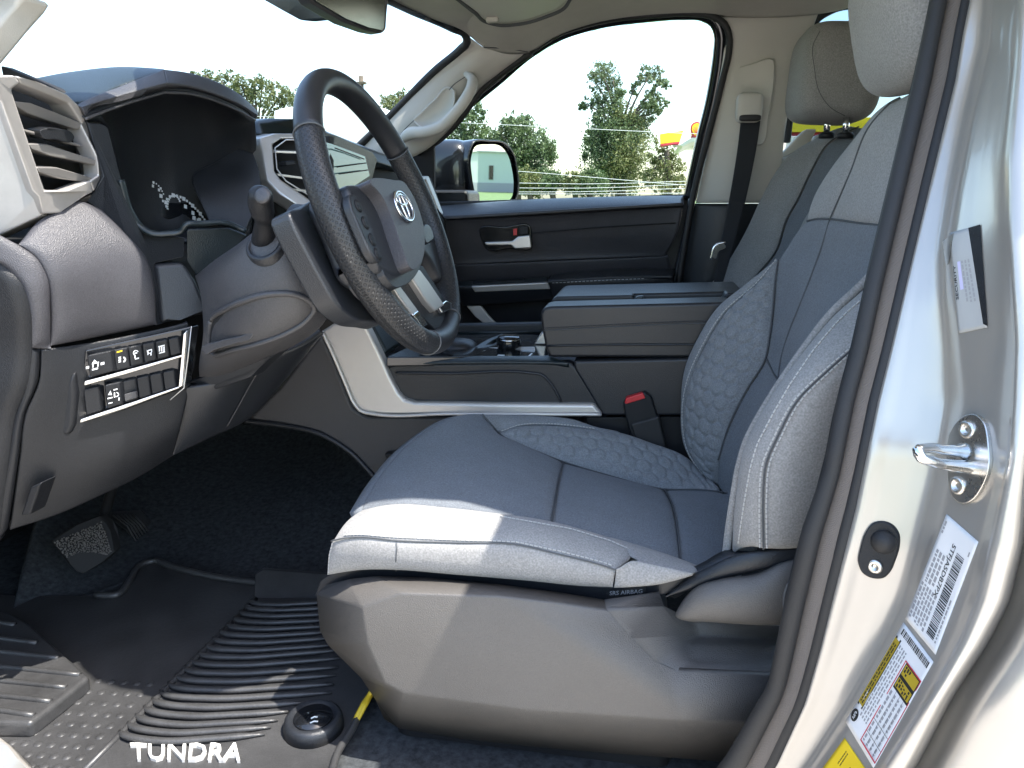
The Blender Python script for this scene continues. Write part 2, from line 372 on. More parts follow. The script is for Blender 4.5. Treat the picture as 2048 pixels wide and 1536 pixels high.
def leafmat(name, a, b_):
    m = bpy.data.materials.new(name); m.use_nodes = True; t = m.node_tree; b = t.nodes['Principled BSDF']; b.inputs['Roughness'].default_value = .6
    oi = t.nodes.new('ShaderNodeNewGeometry'); cr = t.nodes.new('ShaderNodeValToRGB'); t.links.new(oi.outputs['Random Per Island'], cr.inputs[0])
    cr.color_ramp.elements[0].color = (*a, 1); cr.color_ramp.elements[1].color = (*b_, 1); t.links.new(cr.outputs[0], b.inputs['Base Color'])
    tr = t.nodes.new('ShaderNodeBsdfTranslucent'); mx = t.nodes.new('ShaderNodeMixShader'); mx.inputs[0].default_value = .3
    t.links.new(cr.outputs[0], tr.inputs[0]); o = t.nodes['Material Output']; t.links.new(b.outputs[0], mx.inputs[1]); t.links.new(tr.outputs[0], mx.inputs[2]); t.links.new(mx.outputs[0], o.inputs[0])
    return m
M['leaf'] = leafmat('leaf_green', (.065, .11, .045), (.14, .19, .075))
M['leafy'] = leafmat('leaf_olive', (.085, .115, .035), (.19, .20, .07))
M['leafp'] = leafmat('leaf_pale', (.09, .12, .04), (.17, .19, .07))
# ------------------------------------------------------------------ the setting
def plane(name, x0, y0, x1, y1, z, m):
    o = mesh(name, [(x0, y0, z), (x1, y0, z), (x1, y1, z), (x0, y1, z)], [(0, 1, 2, 3)], m, None, False); o['kind'] = 'structure'; return o
plane('ground', -900, -900, 900, 900, -.62, M['grass'])
plane('pavement', -14, -30, 11, 4.6, -.616, M['concrete'])
plane('forecourt', 1.5, 6.5, 45, 60, -.615, M['concrete'])
cf = mesh('cabin_floor', [(-1.5, .80, -.004), (2.1, .80, -.004), (2.1, 2.35, -.004), (-1.5, 2.35, -.004), (-1.5, .80, -.12), (2.1, .80, -.12), (2.1, 2.35, -.12), (-1.5, 2.35, -.12)],
          [(0, 1, 2, 3), (7, 6, 5, 4), (0, 4, 5, 1), (1, 5, 6, 2), (2, 6, 7, 3), (3, 7, 4, 0)], M['carpet'], None, False); cf['kind'] = 'structure'
fwl, _ = sheet('footwell_carpet', M['carpet'], None, [(150, 800, 1.75), (330, 850, 1.9), (495, 846, 2.0), (640, 862, 1.95), (690, 900, 1.85), (745, 950, 1.75)],
      [Pz(20, 1240, 0), Pz(150, 1200, 0), Pz(300, 1150, 0), Pz(450, 1170, 0), Pz(600, 1180, 0), Pz(800, 1180, 0)], None, None, bulge=-.03, nu=50, nv=40, thick=.02); fwl['kind'] = 'structure'
# cab shell: roof, firewall, far lower side, rear wall, painted sill
sh = thing('cab_shell', 'silver painted unseen roof edge, sill and outer shell around the open door', 'vehicle body', (0, .8, 0))
slab('roof', M['paint'], sh, np.array([(-.34, .84, 1.33), (-.44, .93, 1.33), (-.52, .95, 1.33), (-.60, 1.03, 1.33), (-.66, 1.15, 1.33), (-.70, 1.3, 1.33), (-.72, 1.5, 1.33), (-.69, 1.75, 1.33), (-.56, 2.05, 1.33), (-.45, 2.3, 1.33), (2.05, 2.4, 1.33), (2.05, .84, 1.33), (.30, .86, 1.33), (.23, .905, 1.33), (-.01, .90, 1.33), (-.07, .82, 1.33), (-.26, .81, 1.33)]), .03, .005, d=(0, 0, 1))  # unseen roof, near edge bent so its shadow shapes the sun patches
rp = np.array([(-1.30, .74, .86), (-1.05, .80, .99), (-.80, .86, 1.12), (-.62, .91, 1.215), (-.50, .935, 1.255), (-.42, .92, 1.27), (-.34, .85, 1.28), (-.28, .81, 1.285), (-.14, .80, 1.29), (-.06, .815, 1.30), (-.01, .885, 1.30), (.04, .905, 1.30), (.10, .896, 1.30), (.16, .908, 1.30), (.22, .90, 1.303), (.4, .86, 1.305), (1.0, .86, 1.30), (1.9, .87, 1.28)])
tube('roof_shade_rail', M['paint'], sh, catmull(rp, np.linspace(0, 1, 70)), .048, 14)  # unseen rail, bent in plan to shape the sun patches below
box('firewall', M['dark'], sh, (-1.52, 1.55, .42), (.04, 1.6, 1.05))
box('far_side', M['dark'], sh, (.2, 2.42, .30), (3.4, .05, .82))
box('near_rear_lower', M['dark'], sh, (1.25, .74, .36), (1.5, .05, .95))
box('rear_quarter_pillar', M['dark'], sh, (1.95, .86, 1.05), (.25, .06, .55))
mesh('rear_privacy_glass', [(.42, .80, .83), (1.85, .80, .83), (1.85, .90, 1.28), (.42, .90, 1.28)], [(0, 1, 2, 3)], M['privacy'], sh, False)
mesh('rear_window', [(2.05, .9, .85), (2.05, 2.2, .85), (1.98, 2.1, 1.28), (1.98, 1.0, 1.28)], [(0, 1, 2, 3)], M['privacy'], sh, False)
box('rear_wall', M['dark'], sh, (2.05, 1.55, .38), (.05, 1.5, .95))
box('rear_header', M['liner'], sh, (2.05, 1.55, 1.26), (.05, 1.3, .16))
box('cowl', M['dark'], sh, (-1.50, 1.5, .87), (.24, 1.5, .03))
sl_, _ = sheet('sill', M['paint'], sh, [Pz(-420, 1700, .03), Pz(-260, 1536, .03), Pz(-60, 1450, .03), Pz(0, 1475, .03), Pz(50, 1532, .03), Pz(110, 1570, .03), Pz(420, 1580, .03), Pz(1200, 1590, .03)],
      [Pz(-420, 1900, -.05), Pz(-100, 1900, -.05), Pz(300, 1900, -.05), Pz(1200, 1800, -.05)], thick=.01)
od = thing('near_front_door', 'opened silver driver door with dark inner panel beside the dashboard', 'vehicle door', (-1.2, .70, -.1))
slab('outer_skin', M['paint'], od, np.array([(-1.24, .70, -.12), (-.86, -.30, -.12), (-.86, -.30, .78), (-1.24, .70, .80)]), .05, .01, d=(-.9, -.35, 0))
slab('inner_panel', M['plast'], od, np.array([(-1.19, .69, -.05), (-.82, -.27, -.05), (-.82, -.27, .76), (-1.19, .69, .78)]), .05, .012, d=(-.9, -.35, 0))
# ------------------------------------------------------------------ windscreen, headliner, pillars
ws = thing('windscreen', 'clear windscreen with black border above the dashboard', 'windscreen', (-.9, 1.5, .85))
def WS(px, py, Y): return P(px, py, Y)
wsp = [(943, 68, 2.07), (770, 248, 2.16), P(716, 292, 2.18), np.array([-1.42, 1.9, .87]), np.array([-1.47, 1.5, .87]), np.array([-1.42, .95, .87]), np.array([-1.05, .86, .92]), np.array([-.56, .93, 1.225]), np.array([-.52, 1.3, 1.26]), (640, -60, 1.55), (776, -2, 1.80)]
g_, _ = sheet('pane', M['glass'], ws, [np.array([-.60, .95, 1.25]), np.array([-.57, 1.3, 1.29]), (776, -4, 1.75), (943, 66, 2.07)], [np.array([-1.42, .88, .87]), np.array([-1.47, 1.5, .87]), P(716, 296, 2.18)], None, [(943, 66, 2.07), (872, 137, 2.13), (779, 231, 2.165), P(716, 296, 2.18)], thick=0)
tube('black_border', M['rubber'], ws, smooth([(700, -30, 1.66), (776, -1, 1.795), (826, 22, 1.89), (904, 56, 2.02), (932, 72, 2.065), (934, 84, 2.075), (922, 98, 2.09), (872, 140, 2.13), (779, 234, 2.165), (712, 298, 2.18)], 70), .011, 8)
hl = thing('headliner', 'beige cloth roof lining curving down to the side window', 'roof lining', (.2, 1.9, 1.25))
sheet('lining', M['liner'], hl, [(560, -330, 1.28), (900, -330, 1.28), (1300, -330, 1.28), (1900, -330, 1.28)],
      [(776, 0, 1.80), (860, 38, 1.95), (938, 71, 2.06), (966, 94, 2.10), (1057, 106, 2.13), (1112, 76, 2.14), (1190, 49, 2.15), (1308, 34, 2.16), (1400, 32, 2.17), (1500, 36, 2.18), (1640, 28, 2.2), (1790, -8, 2.25), (1900, -25, 2.3)],
      bulge=-.01, nu=80, nv=30, thick=.02)
slab('ceiling', M['liner'], hl, np.array([(-.34, .87, 1.31), (-.44, .95, 1.31), (-.52, .98, 1.31), (-.60, 1.06, 1.31), (-.66, 1.3, 1.31), (-.68, 1.5, 1.31), (-.65, 1.75, 1.31), (-.50, 2.05, 1.31), (2.05, 2.15, 1.31), (2.05, .93, 1.31)]), .015, 0, d=(0, 0, 1))
sheet('front_header', M['liner'], hl, [P(905, -6, 1.72), P(948, 24, 1.9), P(975, 45, 2.02), P(985, 70, 2.08)], [P(770, -6, 1.78), P(860, 36, 1.94), P(938, 69, 2.05), P(968, 94, 2.09)], bulge=.004, thick=.01)
tube('pillar_joint', M['seam'], hl, smooth([(968, 95, 2.085), (1010, 97, 2.1), (1056, 104, 2.11)], 14), .0012, 6)
vis = thing('sun_visor', 'beige folded sun visor under the roof lining', 'sun visor', P(1020, 10, 1.7))
slab('board', M['pillar'], vis, loop([(850, -60, 1.52), (912, -4, 1.70), (948, 22, 1.80), (975, 41, 1.88), (1000, 45, 1.90), (1030, 44, 1.90), (1090, 28, 1.85), (1125, 12, 1.80), (1136, -4, 1.76), (1130, -60, 1.52)], 60), .022, .007, d=(0, .25, 1), seg=3)
tube('edge_gap', M['seam'], vis, smooth([(912, -4, 1.715), (950, 26, 1.82), (977, 46, 1.90), (1002, 51, 1.92), (1034, 49, 1.92), (1094, 33, 1.87), (1130, 15, 1.815), (1142, -4, 1.775)], 50), .004, 8)
box('hinge_clip', M['liner'], vis, P(985, 40, 1.86), (.03, .02, .012), bevel=.004)
# near A pillar, a sliver top left
ap = thing('near_pillar_trim', 'grey windscreen pillar trim cut off at top left corner', 'pillar trim', P(0, 0, .88))
slab('trim', M['liner'], ap, np.concatenate([smooth([(50, -10, .90), (22, 16, .89), (-6, 50, .87), (-160, 230, .80)], 12), pts([(-260, 230, .80), (-60, -40, .9)])]), .05, .008)
# passenger-side windscreen pillar with grab handle
wp = thing('windscreen_pillar', 'pale beige windscreen pillar with moulded grab handle', 'pillar trim', P(760, 290, 2.2))
sheet('pillar_trim', M['pillar'], wp, [(938, 73, 2.07), (950, 82, 2.09), (966, 94, 2.10), (1010, 97, 2.12), (1060, 104, 2.14)], [(708, 300, 2.19), (740, 318, 2.18), (790, 325, 2.19), (835, 300, 2.21)],
      [(938, 73, 2.07), (934, 86, 2.08), (920, 102, 2.09), (872, 141, 2.13), (779, 235, 2.165), (708, 300, 2.19)], [(1060, 104, 2.14), (1005, 140, 2.17), (962, 175, 2.19), (947, 195, 2.195), (905, 252, 2.205), (872, 282, 2.21), (835, 300, 2.21)],
      bulge=.022, nu=40, nv=60, thick=.01)
gh = tube('grab_handle', M['pillar'], wp, smooth([(934, 148, 2.125), (945, 160, 2.10), (942, 178, 2.085), (930, 200, 2.08), (905, 232, 2.08), (880, 254, 2.085), (850, 264, 2.09), (824, 266, 2.11), (806, 276, 2.14)], 50), np.interp(np.linspace(0, 1, 50), [0, .1, .25, .7, .88, 1], [.011, .014, .0155, .015, .017, .014]), 14, flat=.8)
sheet('handle_recess', M['pillar'], wp, [(866, 203, 2.128), (898, 176, 2.12), (908, 182, 2.118)], [(826, 240, 2.13), (846, 254, 2.118), (868, 250, 2.115)], [(866, 203, 2.128), (840, 228, 2.132), (826, 240, 2.13)], [(908, 182, 2.118), (905, 212, 2.112), (888, 236, 2.112), (868, 250, 2.115)], bulge=-.030, nu=24, nv=24, thick=.004)
for c in ([(936, 150, 2.118), (905, 172, 2.108), (898, 180, 2.11)], [(828, 241, 2.118), (812, 256, 2.122), (800, 270, 2.13)]):
    tube('cap_joint', M['seam'], wp, smooth(c, 10), .0012, 6)
# passenger-side centre pillar
bp_ = thing('centre_pillar', 'beige over black pillar between the passenger windows', 'pillar trim', P(1440, 590, 2.3))
sheet('upper_trim', M['pillar'], bp_, [(1440, 30, 2.185), (1520, 8, 2.20), (1650, -8, 2.23)], [(1392, 406, 2.24), (1450, 406, 2.21), (1560, 406, 2.24)],
      [(1440, 30, 2.185), (1458, 62, 2.18), (1463, 90, 2.185), (1450, 156, 2.195), (1420, 273, 2.22), (1392, 406, 2.24)], [(1650, -8, 2.23), (1625, 58, 2.23), (1595, 150, 2.235), (1572, 250, 2.235), (1560, 406, 2.24)], bulge=.02, nu=30, nv=40)
sheet('lower_trim', M['plast2'], bp_, [(1390, 407, 2.238), (1450, 407, 2.215), (1560, 407, 2.24)], [(1340, 640, 2.26), (1400, 640, 2.23), (1520, 640, 2.26)], bulge=.012, nu=20, nv=20)
slab('height_adjuster', M['pillar'], bp_, loop([(1470, 138, 2.185), (1500, 128, 2.17), (1547, 119, 2.165), (1549, 150, 2.165), (1538, 230, 2.172), (1524, 290, 2.18), (1488, 284, 2.182), (1450, 277, 2.195), (1458, 210, 2.19)], 50), .016, .004)
belt = thing('seat_belt', 'black passenger seat belt hanging down the beige pillar', 'seat belt', P(1430, 580, 2.1))
def ribbon(name, m, par, L, Rr, n=40, thick=.0014):
    o, g = sheet(name, m, par, [L[0], Rr[0]], [L[-1], Rr[-1]], L, Rr, nu=6, nv=n, thick=thick); return o
ribbon('webbing', M['web'], belt, [(1482, 236, 2.13), (1476, 290, 2.10), (1462, 380, 2.06), (1442, 483, 2.03), (1424, 585, 2.03)], [(1521, 242, 2.13), (1514, 290, 2.10), (1496, 380, 2.07), (1470, 483, 2.03), (1440, 585, 2.03)])
pillow('belt_guide', M['pillar'], belt, P(1498, 216, 2.125), (.066, .045, .074), e=4.5, nu=28, nv=16)
pillow('belt_slot', M['rubber'], belt, P(1500, 236, 2.108), (.055, .022, .016), e=4, nu=20, nv=12)
slab('latch_plate', M['chrome'], belt, loop([(1424, 514, 2.02), (1430, 494, 2.02), (1448, 488, 2.02), (1452, 494, 2.02), (1438, 503, 2.02), (1431, 518, 2.02)], 26), .003, .001)
tube('plate_loop', M['chrome'], belt, smooth([(1420, 520, 2.015), (1432, 490, 2.015), (1452, 484, 2.015)], 12), .003, 8)
# ------------------------------------------------------------------ passenger door
pd = thing('passenger_door', 'black inner passenger door with silver handle and armrest', 'vehicle door', P(1100, 600, 2.35))
DY = 2.30
slab('door_skin', M['plast2'], pd, pts([(840, 405, 2.36), (1380, 388, 2.36), (1376, 470, 2.36), (1345, 700, 2.36), (860, 760, 2.36)]), .03, .004)
glo = [(866, 412), (866, 345), (868, 286), (905, 246), (956, 203), (995, 172), (1054, 121), (1112, 86), (1190, 60), (1269, 47), (1366, 38), (1398, 39), (1417, 51), (1426, 74), (1425, 98), (1409, 195), (1390, 273), (1364, 396)]
slab('window_glass', M['glass'], pd, pts([(x, y, 2.24 + .16 * max(0, (y - 50)) / 360) for x, y in glo]), .004, 0)
fro = [(836, 306), (872, 275), (905, 240), (956, 196), (1000, 160), (1056, 112), (1112, 77), (1190, 51), (1269, 38), (1366, 28), (1405, 29), (1430, 42), (1442, 70), (1441, 98), (1427, 195), (1408, 273), (1380, 398)]
tube('window_frame', M['gloss'], pd, smooth([(x, y, 2.20 + .14 * max(0, (y - 50)) / 360) for x, y in fro], 100), np.interp(np.linspace(0, 1, 100), [0, .5, .62, .75, 1], [.013, .014, .02, .026, .026]), 10, flat=.8)
tube('frame_seal', M['rubber'], pd, smooth([(1060, 104, 2.135), (1112, 70, 2.14), (1190, 44, 2.15), (1308, 30, 2.155), (1386, 27, 2.16), (1425, 33, 2.165), (1449, 48, 2.17), (1459, 76, 2.175), (1458, 102, 2.18), (1446, 156, 2.19), (1416, 273, 2.205), (1386, 392, 2.22), (1372, 470, 2.22), (1352, 600, 2.22)], 90), .009, 8)
tube('frame_seal', M['rubber'], pd, smooth([(838, 302, 2.21), (872, 284, 2.21), (908, 252, 2.205), (950, 197, 2.195), (966, 177, 2.19), (1008, 143, 2.17), (1062, 105, 2.14)], 40), .010, 8)
tube('bright_channel', M['silver'], pd, smooth([(1452, 90, 2.20), (1450, 110, 2.20), (1434, 195, 2.21), (1409, 290, 2.22), (1388, 385, 2.23)], 40), .005, 8)
slab('sail_panel', M['dark'], pd, pts([(806, 318, 2.30), (868, 270, 2.30), (868, 414, 2.32), (806, 414, 2.32)]), .02, .004)
sheet('sill_pad', M['plast2'], pd, [(874, 412, 2.35), (1000, 404, 2.35), (1366, 391, 2.35)], [(880, 437, 2.22), (1000, 432, 2.22), (1368, 409, 2.22)], bulge=.012, nu=30, nv=14)
sheet('sill_strip', M['column'], pd, [(884, 432, 2.212), (1100, 420, 2.212), (1366, 405, 2.212)], [(884, 439, 2.208), (1100, 426, 2.208), (1366, 410, 2.208)], nu=30, nv=6, thick=.006, bulge=.002)
sheet('upper_panel', M['grain'], pd, [(884, 440, 2.225), (1100, 427, 2.225), (1366, 411, 2.225)], [(896, 530, 2.27), (1100, 520, 2.27), (1330, 512, 2.27)], [(884, 440, 2.225), (896, 530, 2.27)], [(1366, 411, 2.225), (1352, 470, 2.24), (1330, 512, 2.27)], bulge=-.012, nu=40, nv=20)
sheet('middle_panel', M['grain'], pd, [(896, 531, 2.262), (1100, 522, 2.262), (1336, 513, 2.262)], [(905, 566, 2.285), (1100, 556, 2.285), (1345, 548, 2.285)], bulge=.004, nu=30, nv=12)
tube('panel_crease', M['dark'], pd, smooth([(1066, 466, 2.226), (1200, 455, 2.23), (1352, 446, 2.235)], 20), .0016, 6)
slab('rear_jamb', M['plast2'], pd, pts([(1378, 396, 2.235), (1392, 396, 2.235), (1360, 600, 2.24), (1336, 600, 2.24), (1368, 460, 2.235)]), .05, .006)
# handle
bz = slab('handle_bezel', M['gloss'], pd, loop([(958, 458, 2.236), (1010, 453, 2.236), (1060, 452, 2.236), (1063, 474, 2.236), (1063, 496, 2.236), (1020, 498, 2.236), (972, 498, 2.236), (962, 480, 2.236)], 40), .02, .004)
hd = slab('pull_handle', M['silver'], pd, pts([(968, 484, 2.205), (1024, 482, 2.205), (1036, 473, 2.205), (1060, 470, 2.205), (1063, 496, 2.205), (1030, 498, 2.205), (1022, 491, 2.205), (972, 491, 2.205)]), .016, .004)
slab('lock_lever', M['plast'], pd, pts([(1038, 453, 2.215), (1056, 452, 2.215), (1057, 468, 2.215), (1040, 470, 2.215)]), .016, .003)
slab('lock_mark', M['red'], pd, pts([(1026, 458, 2.228), (1034, 457, 2.228), (1034, 470, 2.228), (1027, 471, 2.228)]), .004, .0008)
# arm rest
sheet('switch_ledge', M['teal'], pd, [(905, 563, 2.27), (1000, 560, 2.27), (1098, 553, 2.27)], [(905, 574, 2.17), (1000, 570, 2.16), (1096, 564, 2.15)], bulge=.002, nu=20, nv=10)
sheet('ledge_face', M['silver2'], pd, [(943, 574, 2.155), (1000, 571, 2.155), (1096, 566, 2.148)], [(950, 584, 2.16), (1000, 582, 2.16), (1100, 578, 2.155)], nu=20, nv=6, thick=.01)
sheet('ledge_side', M['plast2'], pd, [(905, 574, 2.168), (1000, 572, 2.165), (1110, 570, 2.16)], [(925, 612, 2.21), (1000, 608, 2.2), (1110, 600, 2.2)], nu=20, nv=10, bulge=.01)
slab('window_switches', M['plast'], pd, pts([(945, 566, 2.20), (1050, 560, 2.20), (1050, 556, 2.23), (945, 561, 2.23)]), .004, .001, d=(0, 0, -1))
sheet('armrest_pad', M['leather'], pd, [(1104, 549, 2.26), (1160, 544, 2.26), (1215, 540, 2.26), (1350, 538, 2.26)], [(1096, 562, 2.14), (1200, 556, 2.13), (1345, 552, 2.13)], bulge=.006, nu=30, nv=14)
sheet('armrest_side', M['leather'], pd, [(1095, 560, 2.145), (1200, 555, 2.135), (1345, 551, 2.135)], [(1108, 600, 2.16), (1200, 600, 2.16), (1345, 598, 2.16)], bulge=.012, nu=30, nv=14)
stitches('armrest_stitch', M['thread'], pd, smooth([(1104, 566, 2.128), (1200, 561, 2.12), (1290, 557, 2.118)], 30), step=.011, ln=.007, r=.0008)
slab('lower_panel', M['plast2'], pd, pts([(895, 575, 2.27), (1110, 590, 2.27), (1110, 720, 2.30), (880, 720, 2.30)]), .02, .004)
slab('pocket_trim', M['silver2'], pd, pts([(932, 612, 2.19), (962, 612, 2.19), (978, 632, 2.19), (990, 645, 2.19), (1003, 648, 2.19), (1100, 647, 2.19), (1100, 655, 2.19), (990, 656, 2.19), (972, 651, 2.19), (950, 634, 2.19)]), .012, .004)
# ------------------------------------------------------------------ door mirror
dm = thing('door_mirror', 'black door mirror outside the passenger window reflecting a lawn', 'door mirror', P(950, 410, 2.5))
MN = np.array([.83, -.545, -.0175]); MN /= np.linalg.norm(MN); MQ = P(990, 350, 2.62)
mo = [(944, 352), (942, 318), (949, 295), (975, 289), (1003, 294), (1015, 309), (1024, 340), (1027, 372), (1024, 393), (1014, 405), (958, 408), (950, 385)]
mpts = loop([pl(x, y, MQ, MN) for x, y in mo], 50)
slab('mirror_glass', M['mirror'], dm, mpts, .004, 0, d=-MN)
ho = [(938, 352), (934, 312), (944, 284), (978, 280), (1012, 287), (1026, 306), (1034, 340), (1037, 372), (1033, 396), (1022, 412), (950, 418), (944, 385)]
hp = loop([pl(x, y, MQ + MN * .004, MN) for x, y in ho], 50); ctr = hp.mean(0)
rings = []
for s, dd in ((.955, .002), (.99, .006), (1.0, 0), (1.0, -.02), (.97, -.10), (.86, -.15), (.55, -.175), (.1, -.18)): rings.append(ctr + (hp - ctr) * s + MN * dd)
mesh('housing', np.concatenate(rings), gridfaces(len(rings), 50, True) + [tuple(range(350, 400))], M['gloss'], dm)
pillow('front_shell', M['gloss'], dm, P(905, 345, 2.60), (.16, .2, .215), e=3.4)
box('arm', M['plast'], dm, P(905, 402, 2.50), (.16, .22, .07), bevel=.015)
# ------------------------------------------------------------------ rear door on the passenger side
rd = thing('rear_side_door', 'beige rear door trim and window beyond the passenger headrest', 'vehicle door', P(1650, 350, 2.3))
slab('window_glass', M['tint'], rd, pts([(1622, 62, 2.28), (1640, 36, 2.28), (1670, 22, 2.28), (1760, 10, 2.27), (1900, -10, 2.26), (1960, 300, 2.36), (1570, 300, 2.36)]), .004, 0)
tube('window_frame', M['rubber'], rd, smooth([(1573, 285, 2.33), (1580, 230, 2.315), (1600, 130, 2.29), (1618, 66, 2.28), (1634, 38, 2.275), (1662, 20, 2.27), (1760, 7, 2.26), (1900, -14, 2.25)], 60), .011, 8)
slab('door_trim', M['pillar'], rd, pts([(1540, 330, 2.30), (1556, 318, 2.30), (1600, 300, 2.30), (1622, 284, 2.30), (1632, 268, 2.30), (1700, 268, 2.30), (1900, 262, 2.30), (1900, 420, 2.34), (1540, 420, 2.34)]), .05, .012)
slab('quarter_fin', M['pillar'], rd, pts([(1600, 268, 2.27), (1612, 258, 2.27), (1634, 258, 2.27), (1618, 292, 2.27), (1575, 312, 2.27), (1558, 318, 2.27), (1560, 310, 2.27)]), .03, .008)
# ------------------------------------------------------------------ driver seat
ds = thing('driver_seat', 'grey cloth driver seat with embossed bolsters and plastic base nearest the open door', 'car seat', P(1050, 1460, 1.1), 'front seats of the truck')
def quilt(pitch, h):
    def f(du, dv, lu, lv):
        x = du / pitch; y = dv / (pitch * .866); j = np.floor(y); best = np.full(np.broadcast(x, y).shape, 9.0)
        for dj in (-1, 0, 1, 2):
            jj = j + dj; sx = x - .5 * (jj % 2); i = np.round(sx)
            d = np.sqrt((sx - i) ** 2 + ((y - jj) * .866) ** 2); best = np.minimum(best, d)
        s = np.clip((.47 - best) / .10, 0, 1); e = np.minimum(np.minimum(du, lu - du), np.minimum(dv, lv - dv))
        return h * s * s * (3 - 2 * s) * np.clip((e - .004) / .01, 0, 1)
    return f
FR = [(965, 828, 1.33), (930, 829, 1.30), (890, 840, 1.26), (850, 864, 1.22), (800, 905, 1.16), (760, 955, 1.09), (722, 1018, .99)]
S1 = [(1127, 923, 1.315), (1118, 960, 1.20), (1110, 1005, 1.08), (1103, 1046, .985)]
S2 = [(1329, 978, 1.30), (1345, 1010, 1.19), (1355, 1060, 1.08), (1362, 1124, .985)]
SI1 = [(965, 828, 1.33), (987, 853, 1.325), (1004, 871, 1.32), (1039, 888, 1.32), (1127, 923, 1.315)]
SI2 = [(1127, 923, 1.315), (1215, 950, 1.31), (1329, 978, 1.30)]
SI3 = [(1329, 978, 1.30), (1400, 979, 1.29), (1490, 990, 1.26)]
SO1 = [(722, 1018, .99), (800, 1008, .985), (900, 1017, .985), (1006, 1031, .985), (1103, 1046, .985)]
SO2 = [(1103, 1046, .985), (1209, 1072, .985), (1362, 1124, .985)]
SO3 = [(1362, 1124, .985), (1420, 1142, .985), (1480, 1165, .985)]
cu = sheet('cushion_front_panel', M['fabd'], ds, SI1, SO1, FR, S1, bulge=.014, tuck=.004, tw=.009, nu=44, nv=44, thick=.05, edges='rtb')[0]
sheet('cushion_middle_panel', M['fabd'], ds, SI2, SO2, S1, S2, bulge=.008, tuck=.004, tw=.009, nu=36, nv=40, thick=.05)
sheet('cushion_rear_panel', M['fabd'], ds, SI3, SO3, S2, [(1490, 990, 1.26), (1500, 1060, 1.14), (1480, 1165, .985)], bulge=.006, tuck=.004, tw=.009, nu=30, nv=40, thick=.05, edges='ltb')
for s in (S1, S2, SI1 + SI2[1:] + SI3[1:]): tube('seam', M['seam'], ds, smooth(s, 50), .0014, 6)
skirt_t = pts(FR); skirt_b = skirt_t + np.array([.05, 0, -.13])
sheet('cushion_front_skirt', M['fabd'], ds, skirt_t, skirt_b, None, None, bulge=.0, nu=30, nv=10, thick=.02)
SS = [(662, 1082, .908), (690, 1076, .900), (722, 1074, .895), (793, 1081, .89), (905, 1085, .89), (1032, 1089, .89), (1120, 1109, .89), (1209, 1132, .89), (1232, 1140, .89)]
SB = [(652, 1152, .915), (690, 1146, .905), (727, 1142, .90), (793, 1142, .895), (905, 1151, .893), (1057, 1164, .893), (1170, 1175, .893), (1225, 1177, .893)]
SOb = SO1 + SO2[1:2] + [(1255, 1085, .985)]
bb, gbb = sheet('outer_bolster_top', M['fab'], ds, SOb, SS, [(722, 1018, .99), (690, 1043, .95), (662, 1082, .908)], [(1255, 1085, .985), (1262, 1112, .93), (1232, 1140, .89)], bulge=.010, tuck=.003, tw=.007, nu=70, nv=26, thick=.03)
bs, gbs = sheet('outer_bolster_side', M['fab'], ds, SS, SB, [(662, 1082, .908), (655, 1115, .91), (652, 1152, .915)], [(1232, 1140, .89), (1228, 1158, .89), (1225, 1177, .893)], bulge=.006, tuck=.003, tw=.007, nu=70, nv=20, thick=.03)
sheet('bolster_rear_top', M['fab'], ds, [(1209, 1071, .985), (1300, 1099, .985), (1407, 1136, .97)], [(1262, 1112, .93), (1290, 1130, .91), (1340, 1138, .905), (1385, 1146, .905)], [(1209, 1071, .985), (1240, 1092, .955), (1262, 1112, .93)], [(1407, 1136, .97), (1400, 1142, .93), (1385, 1146, .905)], bulge=.005, tuck=.002, tw=.006, nu=40, nv=20, thick=.004, edges='l')
sheet('bolster_rear_side', M['fab'], ds, [(1234, 1140, .889), (1262, 1122, .90), (1300, 1127, .90), (1345, 1137, .897), (1386, 1147, .90)], [(1228, 1177, .893), (1275, 1174, .893), (1320, 1169, .893), (1386, 1152, .90)], None, None, bulge=.004, tuck=.0015, tw=.005, nu=40, nv=20, thick=.004, edges='lb')
tube('seam', M['seam'], ds, lay(gbs, [(793, 1086), (794, 1100), (792, 1120), (792, 1141)], .0004), .0011, 6)
tube('seam', M['seam'], ds, smooth(SS, 60), .0012, 6)
stitches('stitching', M['thread'], ds, lay(gbb, [(1000 + 262 * t / 30, np.interp(1000 + 262 * t / 30, [1000, 1032, 1140, 1220, 1262], [1034, 1040, 1059, 1083, 1102])) for t in range(31)], .0015), step=.0062, ln=.0046)
stitches('stitching', M['thread'], ds, lay(gbb, [(x, np.interp(x, [690, 722, 793, 905, 1032, 1120, 1209, 1228], [1071, 1069, 1075, 1080, 1084, 1103, 1126, 1134])) for x in np.linspace(690, 1228, 60)], .0012), step=.0062, ln=.0046)
stitches('stitching', M['thread'], ds, lay(gbs, [(666, 1086), (660, 1110), (658, 1146)], .001), step=.006, ln=.0045)
